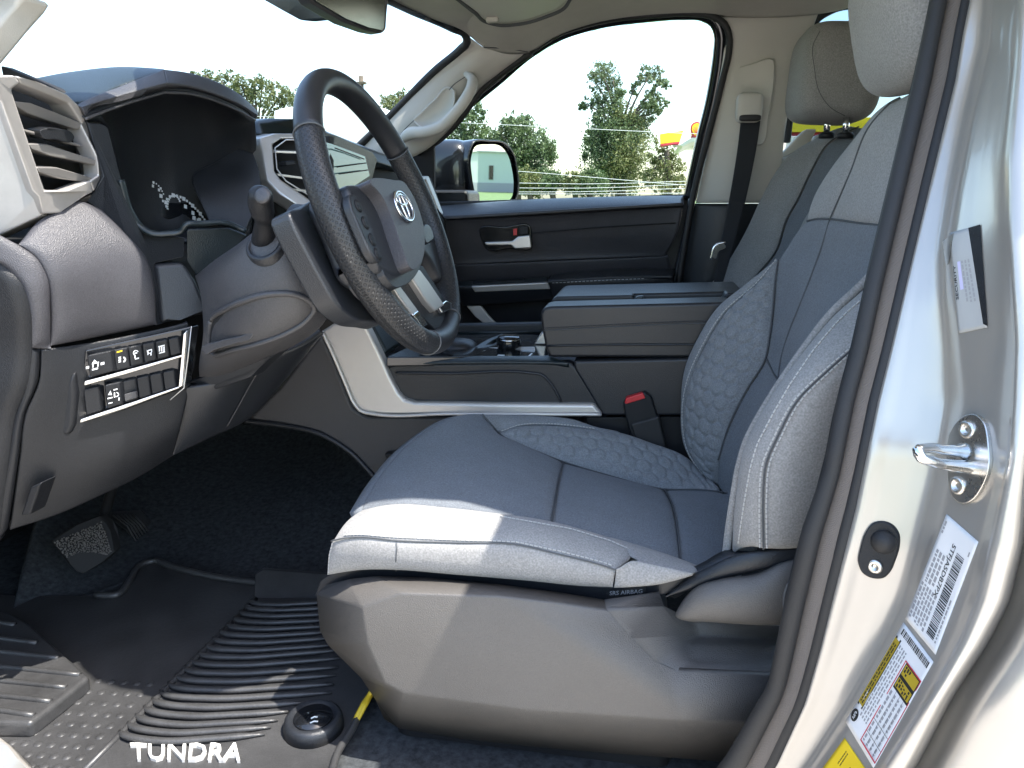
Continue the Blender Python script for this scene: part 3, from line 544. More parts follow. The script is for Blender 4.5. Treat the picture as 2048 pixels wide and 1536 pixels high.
# inner bolster
QB = [(1004, 871, 1.32), (1039, 888, 1.32), (1127, 923, 1.315), (1215, 950, 1.31), (1329, 978, 1.30), (1440, 982, 1.28)]
QT = [(1000, 862, 1.335), (1039, 851, 1.36), (1083, 849, 1.385), (1145, 853, 1.395), (1193, 858, 1.40), (1237, 863, 1.40), (1303, 884, 1.40), (1369, 910, 1.39), (1415, 950, 1.36), (1440, 976, 1.30)]
sheet('inner_bolster', M['fabq'], ds, QT, QB, None, None, bulge=.012, tuck=.003, tw=.008, nu=150, nv=64, disp=quilt(.029, .0040), thick=.04, dense=.1)
sheet('bolster_edge_band', M['fabq'], ds, [(966, 828, 1.335), (1000, 828, 1.37), (1030, 829, 1.39), (1083, 831, 1.41), (1145, 838, 1.42), (1200, 858, 1.42), (1240, 863, 1.42)], [(987, 853, 1.325), (1000, 862, 1.335), (1039, 851, 1.36), (1083, 849, 1.385), (1145, 853, 1.395), (1193, 858, 1.40), (1240, 864, 1.40)], None, None, bulge=.004, tuck=.002, tw=.006, nu=50, nv=12, thick=.03)
stitches('stitching', M['thread'], ds, smooth([(1003, 862, 1.328), (1039, 850, 1.355), (1083, 847, 1.378), (1145, 851, 1.388), (1190, 857, 1.393)], 40), step=.0062, ln=.0046)
# backrest
BI = [(1600, 447, 1.385), (1585, 470, 1.388), (1573, 492, 1.39), (1548, 521, 1.392), (1482, 574, 1.40), (1437, 611, 1.41), (1395, 675, 1.42), (1369, 735, 1.42), (1362, 815, 1.41), (1369, 895, 1.39), (1400, 945, 1.36), (1433, 972, 1.325)]
QL = [(1556, 518, 1.383), (1520, 562, 1.385), (1450, 625, 1.39), (1406, 695, 1.395), (1377, 764, 1.39), (1368, 837, 1.385), (1380, 905, 1.37), (1410, 950, 1.345), (1433, 970, 1.322)]
QR = [(1556, 520, 1.38), (1550, 560, 1.36), (1545, 620, 1.33), (1539, 669, 1.31), (1530, 717, 1.30), (1493, 779, 1.295), (1457, 852, 1.295), (1436, 920, 1.30), (1433, 970, 1.318)]
bq, gq = sheet('backrest_inner_bolster', M['fabq'], ds, [QL[0], QR[0]], [QL[-1], QR[-1]], QL, QR, bulge=.016, tuck=.004, tw=.010, nu=80, nv=170, disp=quilt(.029, .0042), thick=.04, dense=.1, edges='lr')
sheet('backrest_edge_band', M['fabq'], ds, [BI[3], QL[0]], [BI[-1], QL[-1]], BI[3:], QL, bulge=.003, tuck=.002, tw=.005, nu=10, nv=80, thick=.04, edges='lr')
stitches('stitching', M['thread'], ds, smooth([(x - 4, y, Y - .006) for x, y, Y in QL[:-1]], 90), step=.0062, ln=.0046)
DL = [(1612, 441, 1.375), (1597, 456, 1.385), (1573, 492, 1.388), (1556, 520, 1.38)] + QR[1:]
DR = [(1785, 452, 1.05), (1750, 565, 1.03), (1685, 640, 1.02), (1634, 703, 1.015), (1584, 778, 1.01), (1546, 836, 1.01), (1516, 892, 1.01), (1500, 940, 1.01), (1490, 1000, 1.01), (1484, 1075, 1.01)]
DT = [(1612, 441, 1.375), (1632, 437, 1.33), (1660, 437, 1.27), (1720, 445, 1.15), (1785, 452, 1.05)]
dcn, gd = sheet('backrest_centre', M['fabd'], ds, DT, [(1433, 970, 1.318), (1455, 992, 1.27), (1472, 1030, 1.12), (1484, 1075, 1.01)], DL, DR, bulge=-.012, tuck=.003, tw=.008, nu=60, nv=90, thick=.05, edges='lt')
T1 = lay(gd, [(1660, 439), (1645, 490), (1628, 538), (1612, 580), (1598, 615), (1578, 665), (1562, 720), (1558, 745), (1564, 768), (1575, 778)], .0003)
tube('seam', M['seam'], ds, catmull(T1, np.linspace(0, 1, 60)), .0016, 6)
T2 = lay(gd, [(1532, 716), (1545, 742), (1564, 768)], .0003); tube('seam', M['seam'], ds, catmull(T2, np.linspace(0, 1, 20)), .0016, 6)
T4 = lay(gd, [(1614, 442), (1632, 438), (1660, 438), (1720, 446), (1780, 452)], .0003); tube('seam', M['seam'], ds, catmull(T4, np.linspace(0, 1, 30)), .0014, 6)
tube('seam', M['seam'], ds, smooth(QR[:-1], 70), .0014, 6)
E1 = [(1780, 205, 1.20), (1740, 250, 1.22), (1700, 345, 1.25), (1660, 437, 1.27)]
sheet('backrest_upper_panel', M['fab'], ds, [(1780, 205, 1.20), (1835, 178, 1.12), (1900, 165, 1.0)], DT[2:], E1, [(1900, 165, 1.0), (1840, 320, 1.02), (1785, 452, 1.05)], bulge=.008, tuck=.003, tw=.008, nu=40, nv=40, thick=.05, edges='ltb')
sheet('backrest_shoulder', M['fab'], ds, [(1800, 193, 1.28), (1780, 205, 1.20)], [(1612, 441, 1.375), (1632, 438, 1.33), (1660, 437, 1.27)], [(1800, 193, 1.28), (1756, 232, 1.34), (1710, 283, 1.36), (1665, 337, 1.37), (1630, 392, 1.38), (1612, 441, 1.375)], E1, bulge=.008, tuck=.003, tw=.008, nu=30, nv=50, thick=.05, edges='rb')
tube('seam', M['seam'], ds, smooth(E1, 40), .0013, 6)
OB = [(1790, 505, .99), (1737, 567, .98), (1668, 633, .975), (1617, 699, .97), (1566, 772, .965), (1530, 830, .96), (1500, 888, .955), (1486, 936, .95), (1475, 998, .945), (1464, 1071, .94), (1460, 1107, .935)]
OS = [(1800, 610, .91), (1760, 648, .90), (1708, 695, .895), (1650, 746, .89), (1595, 801, .888), (1555, 874, .885), (1533, 925, .882), (1526, 998, .88), (1526, 1050, .88), (1527, 1099, .88)]
ob, gob = sheet('backrest_outer_bolster', M['fab'], ds, [OB[0], OS[0]], [(1460, 1107, .935), (1480, 1096, .91), (1500, 1094, .893), (1527, 1099, .88)], OB, OS, bulge=.010, tuck=.0035, tw=.007, nu=30, nv=110, thick=.03)
sheet('backrest_side', M['fab'], ds, [OS[0], (1840, 600, .93)], [(1527, 1099, .88), (1565, 1100, .885), (1610, 1098, .90), (1680, 1096, .93)], OS, [(1840, 600, .93), (1790, 720, .93), (1740, 900, .93), (1680, 1096, .93)], bulge=.012, tuck=.0035, tw=.007, nu=30, nv=90, thick=.03, edges='lb')
obr = [(1800, 505, 1.06), (1745, 567, 1.05), (1678, 633, 1.04), (1576, 772, 1.03), (1510, 888, 1.03), (1486, 998, 1.03), (1470, 1107, 1.02)]
sheet('backrest_bolster_return', M['fab'], ds, [OB[0], obr[0]], [OB[-1], obr[-1]], OB, obr, nu=8, nv=60, thick=.01)
tube('seam', M['seam'], ds, smooth(OS, 80), .0012, 6)
for off, sc in ((7, 1), (-7, 1)):
    stitches('stitching', M['thread'], ds, smooth([(x + off, y, Y - .004) for x, y, Y in OS], 120), step=.0066, ln=.0048, r=.001)
stitches('stitching', M['thread'], ds, lay(gob, [(1748, 582), (1700, 622), (1672, 650), (1630, 700), (1582, 770), (1546, 832), (1516, 890), (1503, 936), (1492, 998), (1482, 1065), (1478, 1090)], .0018), step=.0066, ln=.0048, r=.001)
# headrest
M_h = np.array(Matrix.Rotation(R(-14), 3, 'Y') @ Matrix.Rotation(R(0), 3, 'Z'))
pillow('headrest', M['fab'], ds, P(1850, 25, 1.15), (.15, .27, .19), M_h, e=3.6)
# plastic base
SBv = [(633, 1188, .935), (652, 1170, .925), (700, 1158, .912), (752, 1152, .905), (854, 1155, .90), (996, 1168, .898), (1108, 1183, .896), (1209, 1199, .896),   # 0-7 top rim
       (724, 1215, .858), (803, 1186, .858), (996, 1192, .858), (1108, 1205, .858), (1213, 1219, .858),           # 8-12 lower line of the top chamfer
       (640, 1262, .935), (656, 1290, .933), (722, 1356, .925), (752, 1401, .920), (768, 1438, .918), (798, 1457, .915),   # 13-18 front edge
       (735, 1288, .858), (770, 1366, .858), (806, 1386, .858),   # 19-21 front chamfer
       (1057, 1420, .858), (1362, 1440, .858), (1545, 1445, .858),  # 22-24 lower chamfer
       (925, 1478, .912), (1108, 1498, .912), (1311, 1513, .914), (1453, 1524, .918), (1540, 1528, .92),   # 25-29 bottom edge
       (1257, 1270, .858), (1312, 1326, .858), (1354, 1344, .858), (1560, 1354, .858)]  # 30-33 edge of the recess
SBf = [(0, 1, 2, 8), (2, 3, 9, 8), (3, 4, 9), (4, 5, 10, 9), (5, 6, 11, 10), (6, 7, 12, 11), (0, 8, 19, 14, 13), (14, 19, 20, 15), (15, 20, 21, 16), (16, 21, 18, 17),
       (21, 22, 25, 18), (22, 26, 25), (22, 23, 27, 26), (23, 24, 28, 27), (24, 29, 28), (8, 9, 10, 11, 12, 30, 31, 32, 33, 24, 23, 22, 21, 20, 19)]
poly('base_cover', M['base'], ds, SBv, SBf, thick=.01, bevel=.0035, seg=3)
poly('base_recess', M['base'], ds, [(1209, 1199, .897), (1213, 1218, .859), (1257, 1270, .859), (1312, 1326, .859), (1354, 1344, .859), (1560, 1354, .859),
      (1318, 1183, .905), (1322, 1219, .915), (1357, 1266, .918), (1368, 1288, .915), (1570, 1294, .918), (1390, 1320, .892), (1570, 1328, .895), (1385, 1240, .94), (1580, 1255, .94), (1395, 1272, .94), (1580, 1280, .94)],
     [(0, 6, 7, 1), (1, 7, 2), (2, 7, 8), (2, 8, 9, 3), (3, 9, 11, 4), (4, 11, 12, 5), (9, 10, 12, 11), (8, 15, 9), (9, 15, 16, 10), (7, 13, 15, 8), (13, 14, 16, 15)], thick=.006, bevel=.006, seg=4)
sheet('recliner_cover', M['base'], ds, [(1352, 1228, .905), (1366, 1200, .90), (1392, 1174, .895), (1450, 1156, .89), (1514, 1147, .888), (1560, 1126, .89), (1620, 1112, .90)],
      [(1352, 1230, .905), (1365, 1237, .90), (1420, 1240, .895), (1500, 1246, .89), (1565, 1250, .888), (1620, 1254, .90)], None, None, bulge=.022, nu=50, nv=24, thick=.012)
tube('pivot_cap_joint', M['seam'], ds, smooth([(1594, 1150, .868), (1576, 1170, .868), (1568, 1200, .868), (1572, 1228, .868), (1584, 1246, .868)], 20), .0018, 6)
sheet('side_strip', M['plast2'], ds, [(640, 1162, .94), (660, 1150, .935), (727, 1139, .925), (800, 1139, .92), (905, 1147, .918), (1057, 1160, .918), (1225, 1173, .918), (1311, 1166, .918), (1382, 1150, .918), (1463, 1112, .918), (1530, 1098, .93), (1620, 1094, .94)],
      [(630, 1192, .94), (655, 1176, .935), (752, 1160, .925), (854, 1163, .92), (996, 1176, .918), (1108, 1191, .918), (1209, 1206, .918), (1318, 1190, .918), (1395, 1172, .918), (1480, 1150, .918), (1560, 1124, .918), (1625, 1112, .93)], None, None, nu=70, nv=8, thick=.02)
sheet('back_lower_cover', M['plast2'], ds, [(1382, 1150, .915), (1420, 1132, .91), (1463, 1112, .905), (1530, 1098, .90), (1620, 1094, .905)], [(1330, 1194, .912), (1380, 1180, .906), (1440, 1160, .90), (1530, 1138, .895), (1620, 1122, .90)], None, None, bulge=.006, nu=40, nv=12, thick=.012)
v, f = flat_text('SRS AIRBAG', .0085)
slab('tag_cloth', M['rubber'], ds, pts([(1212, 1186, .9165), (1290, 1171, .9165), (1292, 1184, .9165), (1214, 1199, .9165)]), .002, .0004)
tg = [P(1252, 1185, .9155) + np.array([x * .98, 0, y + x * .17]) for x, y, _ in v]
mesh('airbag_tag', tg, f, M['grey'], ds, False)
box('seat_rail', M['zinc'], ds, P(800, 1462, .96), (.10, .03, .012), bevel=.002)
box('seat_frame', M['dark'], ds, P(1090, 1330, 1.13), (.42, .38, .14), bevel=.02)
box('seat_frame', M['dark'], ds, P(1290, 1500, 1.10), (.40, .36, .04), bevel=.01)
# ------------------------------------------------------------------ passenger seat
ps = thing('passenger_seat', 'grey cloth passenger seat with shaded headrest beyond the console', 'car seat', P(1500, 600, 2.0), 'front seats of the truck')
PL = [(1700, 250, 2.06), (1660, 264, 2.11), (1619, 285, 2.14), (1573, 314, 2.15), (1555, 337, 2.15), (1519, 401, 2.15), (1496, 451, 2.15), (1460, 515, 2.15), (1412, 583, 2.15), (1395, 640, 2.15)]
PM = [(1718, 253, 1.98), (1690, 266, 2.0), (1660, 283, 2.02), (1620, 345, 2.03), (1594, 400, 2.03), (1573, 437, 2.03), (1552, 500, 2.03), (1500, 570, 2.04), (1480, 640, 2.04)]
PR = [(1752, 262, 1.84), (1730, 300, 1.83), (1690, 360, 1.83), (1650, 420, 1.83), (1610, 480, 1.83), (1560, 540, 1.83), (1520, 640, 1.83)]
PN = [(1736, 256, 1.90), (1712, 280, 1.90), (1685, 320, 1.90), (1650, 380, 1.90), (1612, 440, 1.90), (1585, 500, 1.90), (1545, 560, 1.90), (1510, 640, 1.90)]
sheet('backrest_outer_side', M['fab'], ps, [PL[0], PM[0]], [PL[-1], PM[-1]], PL, PM, bulge=.012, tuck=.004, tw=.01, nu=24, nv=60, thick=.05)
sheet('backrest_centre', M['fabd'], ps, [PM[0], PN[0]], [PM[-1], PN[-1]], PM, PN, bulge=-.004, tuck=.004, tw=.01, nu=24, nv=60, thick=.05)
sheet('backrest_inner_side', M['fab'], ps, [PN[0], PR[0]], [PN[-1], PR[-1]], PN, PR, bulge=.012, tuck=.004, tw=.01, nu=24, nv=60, thick=.05)
for s in (PM, PN): tube('seam', M['seam'], ps, smooth(s, 50), .0016, 6)
box('back_shell', M['dark'], ps, P(1700, 480, 2.0), (.06, .42, .50), np.array(Matrix.Rotation(R(20), 3, 'Y')), bevel=.03)
hr = pillow('headrest', M['fab'], ps, P(1667, 152, 1.985), (.185, .25, .212), np.array(Matrix.Rotation(R(3), 3, 'Y')), e=4.6, nu=56, nv=36)
tube('seam', M['seam'], ps, smooth([(1640, 62, 1.862), (1626, 91, 1.855), (1629, 137, 1.852), (1638, 182, 1.852), (1660, 214, 1.855), (1690, 232, 1.865)], 40), .0007, 6)
for a, c in ((1655, 1.98), (1693, 1.90)):
    tube('headrest_post', M['chrome'], ps, np.array([P(a, 232, c), P(a - 2, 268, c)]), .0075, 12)
    lathe('post_collar', M['plast'], ps, P(a - 2, 268, c), (0, 0, 1), [(.001, -.01), (.017, -.01), (.018, .0), (.012, .004), (.001, .004)])
box('seat_cushion', M['fabd'], ps, (-.15, 2.0, .30), (.5, .46, .16), bevel=.04)
# ------------------------------------------------------------------ near door pillar with seal, striker, bump stop and printed labels
dp = thing('door_pillar', 'silver painted door pillar with black seal beside the driver seat', 'door pillar', P(1700, 1500, .72))
ys = [-60, 0, 64, 160, 378, 524, 697, 800, 943, 1016, 1100, 1200, 1303, 1404, 1519, 1640]
ip = lambda xs, yy: (lambda y: float(np.interp(y, yy, xs)))
sealL = ip([1955, 1878, 1865, 1831, 1779, 1736, 1705, 1678, 1650, 1606, 1568, 1539, 1457, 1385], [-420, -60, 0, 160, 378, 560, 706, 800, 943, 1068, 1231, 1375, 1519, 1620])
painL = ip([2030, 1952, 1940, 1927, 1911, 1860, 1824, 1783, 1757, 1712, 1673, 1640, 1611, 1552, 1480], [-420, -60, 0, 64, 160, 372, 524, 697, 800, 1016, 1169, 1303, 1404, 1530, 1640])
crea = ip([2046, 1985, 1977, 1970, 1938, 1906, 1888, 1890, 1897, 1903, 1879, 1841, 1812, 1779, 1697, 1630, 1560], [-420, -60, 0, 91, 228, 387, 501, 593, 675, 800, 944, 1097, 1198, 1270, 1414, 1519, 1620])
chR = ip([2110, 2040, 2038, 2029, 2011, 2011, 2025, 2021, 2014, 1990, 1956, 1922, 1875, 1807, 1760, 1690], [-420, -60, 0, 137, 319, 456, 684, 800, 920, 1030, 1183, 1270, 1361, 1471, 1540, 1640])
rimR = ip([2160, 2085, 2085, 2078, 2065, 2064, 2068, 2060, 2042, 2023, 1994, 1951, 1879, 1817, 1740], [-420, -60, 0, 137, 319, 456, 684, 800, 920, 1088, 1207, 1289, 1399, 1519, 1640])
tum = ip([.94, .90, .83, .79, .775, .77, .78], [-60, 200, 600, 900, 1100, 1400, 1640])
def row(y):
    t = tum(y); a, b, c, e, g = sealL(y), painL(y), crea(y), chR(y), rimR(y)
    return [(a, y, t + .02), (b, y, t)], [(b - 4, y, t + .004), (b + 2, y, t - .002), (b*.7+c*.3, y, t - .006), (b*.3+c*.7, y, t - .013), (b*.06+c*.94, y, t - .022), (c + 3, y, t - .034), (c*.86+e*.14, y, t - .050),
           (c*.5+e*.5, y, t - .078), (c*.12+e*.88, y, t - .108), (e + 1, y, t - .122), (e*.75+g*.25, y, t - .131), (e*.3+g*.7, y, t - .135), (g, y, t - .134), (g + 12, y, t - .124), (g + 28, y, t - .08)]
yy = np.linspace(-420, 1640, 90)
G = np.array([catmull(pts(row(y)[1]), np.linspace(0, 1, 110)) for y in yy]); GJ = G
gridmesh('painted_jamb', M['paint'], dp, G)
sealc = []
for y in np.linspace(-420, 1640, 90): sealc.append((sealL(y), painL(y), y, tum(y)))
def strip(name, m, t0, t1, lift, r, flat):
    L = np.array([P(a + (b - a) * (t0 + t1) / 2, y, t + .018 - lift) for a, b, y, t in sealc]); wid = np.array([np.linalg.norm(P(b, y, t) - P(a, y, t)) * (t1 - t0) / 2 for a, b, y, t in sealc])
    return tube(name, m, dp, L, wid, 14, flat=flat, up=(-.5, -.85, 0))
strip('seal_bulb', M['rubber'], -.05, .40, .012, 0, .8); strip('seal_strip', M['ribbed'], .34, .80, .008, 0, .45); strip('seal_lip', M['rubber'], .74, 1.03, .014, 0, .6)
sheet('inner_trim', M['plast2'], dp, [(1965, -420, .98), (2120, -420, 1.05)], [(1395, 1640, .85), (1560, 1640, .95)], [(sealL(y) + 10, y, tum(y) + .04) for y in np.linspace(-420, 1640, 16)], [(sealL(y) + 150, y, tum(y) + .12) for y in np.linspace(-420, 1640, 16)], nu=8, nv=40, thick=.01)
def onj(c, eps=.0012): return lay(GJ, c, eps)
# bump stop in its pocket
bs_ = thing('door_bump_stop', 'black rubber door bump stop with a screw in white pillar', 'bump stop', onj([(1757, 1100)])[0])
def ring_on(c, rx, ry, n=40, ang=0, eps=.001):
    t = np.linspace(0, 2*np.pi, n, endpoint=False); x = rx*np.cos(t); y = ry*np.sin(t)
    return onj([(c[0] + x[i]*math.cos(ang) - y[i]*math.sin(ang), c[1] + x[i]*math.sin(ang) + y[i]*math.cos(ang)) for i in range(n)], eps)
st = [(1729, 1063), (1744, 1045), (1765, 1042), (1785, 1050), (1798, 1068), (1799, 1092), (1790, 1122), (1782, 1140), (1766, 1155), (1742, 1155), (1724, 1145), (1714, 1125), (1718, 1095)]
nj = -np.array([.55, .80, -.05]); nj /= np.linalg.norm(nj)
slab('cup', M['plast'], bs_, loop([q for q in onj(st, .003)], 50), .01, .002, d=-nj)
lathe('stop', M['rubber'], bs_, onj([(1768, 1082)], .002)[0], nj, [(.001, 0), (.0125, 0), (.0125, .003), (.0115, .006), (.008, .010), (.003, .012), (.001, .012)])
lathe('screw', M['zinc'], bs_, onj([(1750, 1130)], .003)[0], nj, [(.001, 0), (.0075, 0), (.0075, .002), (.006, .003), (.003, .003), (.0028, .0015), (.001, .0015)], 24)
# striker
sk = thing('door_striker', 'zinc plated door striker loop bolted on grey pillar channel', 'striker', onj([(1945, 920)])[0])
ns = -np.array([.90, .42, -.05]); ns /= np.linalg.norm(ns)
sp = [(1936, 832), (1960, 830), (1975, 845), (1985, 890), (1986, 935), (1972, 975), (1950, 1003), (1928, 1008), (1911, 995), (1903, 965), (1902, 935), (1900, 905), (1906, 870), (1920, 845)]
base_y = float(onj([(1940, 920)], .003)[0][1])
slab('plate', M['zinc'], sk, loop([q_ for q_ in onj(sp, .004)], 50), .005, .0012, d=-ns)
for c in ((1944, 860), (1925, 972)):
    lathe('bolt', M['zinc'], sk, onj([c], .004)[0], ns, [(.001, 0), (.0085, 0), (.0085, .002), (.0075, .0035), (.004, .0035), (.0038, .001), (.001, .001)], 24)
tube('loop', M['chrome'], sk, smooth([(1925, 903, base_y - .002), (1885, 900, base_y - .028), (1850, 897, base_y - .05), (1836, 902, base_y - .058), (1840, 912, base_y - .06), (1862, 922, base_y - .055), (1900, 930, base_y - .03), (1948, 935, base_y - .002)], 50), np.interp(np.linspace(0, 1, 50), [0, .06, .15, .4, .6, .85, .94, 1], [.0085, .0062, .0055, .0045, .0048, .0058, .0065, .0090]), 14)
# printed labels on the channel: paper with ink raised a hair
def quadmap(c4, nu=14, nv=8):
    a = np.array(c4, float)
    return lambda s, t: (1-s)*(1-t)*a[0] + s*(1-t)*a[1] + s*t*a[2] + (1-s)*t*a[3]
def label(root, c4, m, eps=.0005, name='paper'):
    q = quadmap(c4); nu, nv = 12, 24
    c = [q(i / (nu-1), j / (nv-1)) for j in range(nv) for i in range(nu)]
    o = mesh(name, onj(c, eps), gridfaces(nv, nu), m, root)
    mm = o.modifiers.new('body', 'SOLIDIFY'); mm.thickness = .0003; mm.offset = 0
    return q
def ink(root, name, m, q, rects, eps=.0009):
    V, f = [], []
    for s0, t0, s1, t1 in rects:
        k = 3; c = [q(s0 + (s1-s0)*i, t0 + (t1-t0)*j/k) for j in range(k+1) for i in (0, 1)]; b0 = len(V)
        V += c; f += [(b0 + 2*j, b0 + 2*j+1, b0 + 2*j+3, b0 + 2*j+2) for j in range(k)]
    o = mesh(name, onj(V, eps), f, m, root, False); o['kind'] = 'stuff' if len(rects) > 20 else o.get('kind', 'thing'); return o
def words(rng, s0, s1, t0, t1, rows, gap=.35):
    """lines of small unreadable print running down t"""
    out = []; h = (s1 - s0) / rows
    for r in range(rows):
        t = t0
        while t < t1 - .01:
            l = rng.uniform(.015, .05); out.append((s0 + r*h, t, s0 + r*h + h*(1-gap), min(t1, t + l))); t += l + rng.uniform(.008, .016)
    return out
def letters(root, name, m, q, s, c, size, run, eps=.0009, flip=1):
    """lettering that runs down the label (t) with its feet towards -s"""
    v, f = flat_text(s, 1.0); L = max(x for x, _, _ in v) - min(x for x, _, _ in v); V = [q(c[0] + flip * y * size, c[1] + flip * x / L * run) for x, y, _ in v]
    return mesh(name, onj(V, eps), f, m, root, False)
rng = random.Random(3)
lb = thing('vehicle_data_label', 'white label with a long barcode below the door striker', 'label', onj([(1890, 1170)])[0])
q = label(lb, [(1894, 1028), (1958, 1084), (1872, 1310), (1812, 1238)], M['white'])
bars = []; t = .20
while t < .93: wd = rng.choice([.006, .006, .010, .014]); bars.append((.60, t, .83, t + wd)); t += wd + rng.choice([.005, .007, .010])
ink(lb, 'barcode', M['black'], q, bars)
letters(lb, 'serial_number', M['black'], q, '5TFJA5DB7PX', (.47, .40), .15, .48)
ink(lb, 'small_print', M['grey'], q, words(rng, .10, .40, .30, .60, 3) + words(rng, .05, .55, .62, .95, 6) + words(rng, .87, .93, .55, .95, 1) + words(rng, .88, .93, .12, .16, 1) + words(rng, .05, .12, .05, .16, 1))
l2 = thing('airbag_loading_label', 'white label with ochre warning panels and a red boxed table', 'label', onj([(1780, 1370)])[0])
q = label(l2, [(1808, 1245), (1868, 1324), (1748, 1537), (1692, 1444)], M['white'])
ink(l2, 'black_block', M['black'], q, [(.02, .12, .17, .80), (.50, .20, .97, .43)], .0008)
ink(l2, 'ochre_block', M['amber'], q, [(.02, .14, .155, .78), (.52, .21, .95, .30), (.52, .33, .95, .41)], .0010)
ink(l2, 'warning_print', M['black'], q, words(rng, .05, .15, .18, .76, 2, .5) + words(rng, .55, .92, .215, .29, 6) + words(rng, .55, .92, .335, .405, 6), .0012)
ink(l2, 'red_rule', M['redp'], q, [(.46, .19, .48, .96), (.97, .19, .99, .96), (.46, .19, .99, .20), (.46, .955, .99, .967)], .0009)
ink(l2, 'table_rule', M['black'], q, [(.48, .74, .97, .744), (.48, .86, .97, .864), (.62, .43, .626, .955), (.74, .43, .746, .955), (.86, .43, .866, .955)], .0009)
ink(l2, 'small_print', M['grey'], q, words(rng, .19, .44, .15, .84, 4, .5) + words(rng, .50, .96, .46, .72, 4, .55) + words(rng, .50, .96, .76, .85, 4, .6) + words(rng, .50, .96, .88, .94, 4, .6))
bars = []; s = .08
while s < .95: wd = rng.choice([.012, .02, .03]); bars.append((s, .03, s + wd, .085)); s += wd + rng.choice([.012, .018])
ink(l2, 'barcode', M['black'], q, bars)
t = np.linspace(0, 2*np.pi, 24, endpoint=False); mesh('round_emblem', onj([q(.10 + .085*math.cos(a), .885 + .052*math.sin(a)) for a in t], .0009), [tuple(range(24))], M['black'], l2, False)
letters(l2, 'emblem_letters', M['white'], q, 'UPI', (.10, .885), .08, .06, .0012)
l3 = thing('yellow_label', 'plain yellow label lowest on the pillar channel', 'label', onj([(1680, 1510)])[0])
q = label(l3, [(1690, 1476), (1732, 1538), (1690, 1610), (1640, 1545)], M['yellow'])
ink(l3, 'small_print', M['black'], q, words(rng, .25, .40, .15, .5, 2, .6) + words(rng, .60, .70, .3, .5, 1, .6))
l4 = thing('security_label', 'torn white and grey label above the door striker', 'label', onj([(1930, 560)])[0])
q = label(l4, [(1900, 466), (1938, 456), (1975, 655), (1918, 667)], mat('aged_label_paper', (.42, .43, .43), .5))
q2 = quadmap([(1938, 456), (1962, 449), (1977, 652), (1968, 648)]); c = [q2(i / 5, j / 19) for j in range(20) for i in range(6)]
mesh('grey_backing', onj(c, .0009), gridfaces(20, 6), M['plast'], l4)
q3 = quadmap([(1886, 484), (1909, 466), (1899, 525), (1894, 530)]); c = [q3(i / 5, j / 9) for j in range(10) for i in range(6)]
mesh('foil_strip', onj(c, .0009), gridfaces(10, 6), M['zinc'], l4)
letters(l4, 'bold_lettering', M['black'], q, 'SECURITY', (.10, .50), .14, .34, .0009, -1)
ink(l4, 'small_print', M['grey'], q, words(rng, .42, .86, .30, .72, 3, .5))
ink(l4, 'lilac_block', mat('lilac_print', (.55, .53, .75), .6), q, [(.24, .30, .38, .58)])
# rear side door, only its edge shows right of the pillar
nd = thing('near_rear_door', 'silver rear door edge and flank cut off at right edge', 'vehicle door', (.5, .62, .1))
def rdrow(y): g = rimR(y); t = tum(y); return [(g + 8, y, t - .07), (g + 16, y, t - .085), (g + 50, y, t - .108), (g + 95, y, t - .138), (g + 130, y, t - .146), (g + 430, y, t - .152)]
box('window_frame', M['paint'], nd, (.985, .755, 1.20), (1.5, .19, .16), bevel=.02)  # unseen box, added to shade the rear of the seat side
box('flank', M['paint'], nd, (1.08, .636, .36), (1.28, .045, .96), bevel=.01)
G2 = np.array([catmull(pts(rdrow(y)), np.linspace(0, 1, 40)) for y in np.linspace(-60, 1900, 50)])
gridmesh('door_skin', M['paint'], nd, G2)
# ------------------------------------------------------------------ steering wheel
A = R(21.48); WC = np.array([-.36625, 1.05, .77605]); WU = np.array([0, 1.0, 0]); WV = np.array([-math.sin(A), 0, math.cos(A)]); WN = np.array([math.cos(A), 0, math.sin(A)])
def W(px, py, h=0): return pl(px, py, WC + WN * h, WN)
def Wp(c, h=0): return np.array([W(x, y, h) for x, y in c])
sw = thing('steering_wheel', 'black leather steering wheel with silver lower spokes and round emblem', 'steering wheel', WC)
RR, ra, rb = .1935, .0185, .0165
def rim(name, m, t0, t1, swell=0.0, n=60):
    k = 22; V, uv = [], []; th = np.radians(np.linspace(t0, t1, n)); V = []; uv = []
    for i, a in enumerate(th):
        s = 1 + swell * math.sin(math.pi * i / (n-1)) ** .5
        e = math.cos(a) * WU + math.sin(a) * WV
        for j in range(k):
            p = 2*math.pi*j/k; V.append(WC + e * (RR + rb * s * math.cos(p)) + WN * ra * s * math.sin(p)); uv.append((RR * a, ra * p))
    f = gridfaces(n, k, True) + [tuple(range(k)), tuple(range((n-1)*k, n*k))]
    o = mesh(name, V, f, m, sw, True, uv)
    bm = bmesh.new(); bm.from_mesh(o.data); bmesh.ops.recalc_face_normals(bm, faces=bm.faces); bm.to_mesh(o.data); bm.free(); return o
rim('rim_top', M['leather'], 32, 146); rim('rim_grip', M['perf'], 146.4, 256, .05, 80); rim('rim_bottom', M['leather'], 256.4, 297, .06); rim('rim_grip', M['perf'], 297.4, 391.6, .05, 80)
for a in (31.8, 146.2, 256.2, 297.2):
    e = math.cos(R(a)) * WU + math.sin(R(a)) * WV; tg_ = -math.sin(R(a)) * WU + math.cos(R(a)) * WV
    tube('rim_joint', M['seam'], sw, np.array([WC + e * (RR + (rb + .0004) * math.cos(p)) + WN * (ra + .0004) * math.sin(p) for p in np.linspace(0, 2*math.pi, 30)]), .0012, 6)
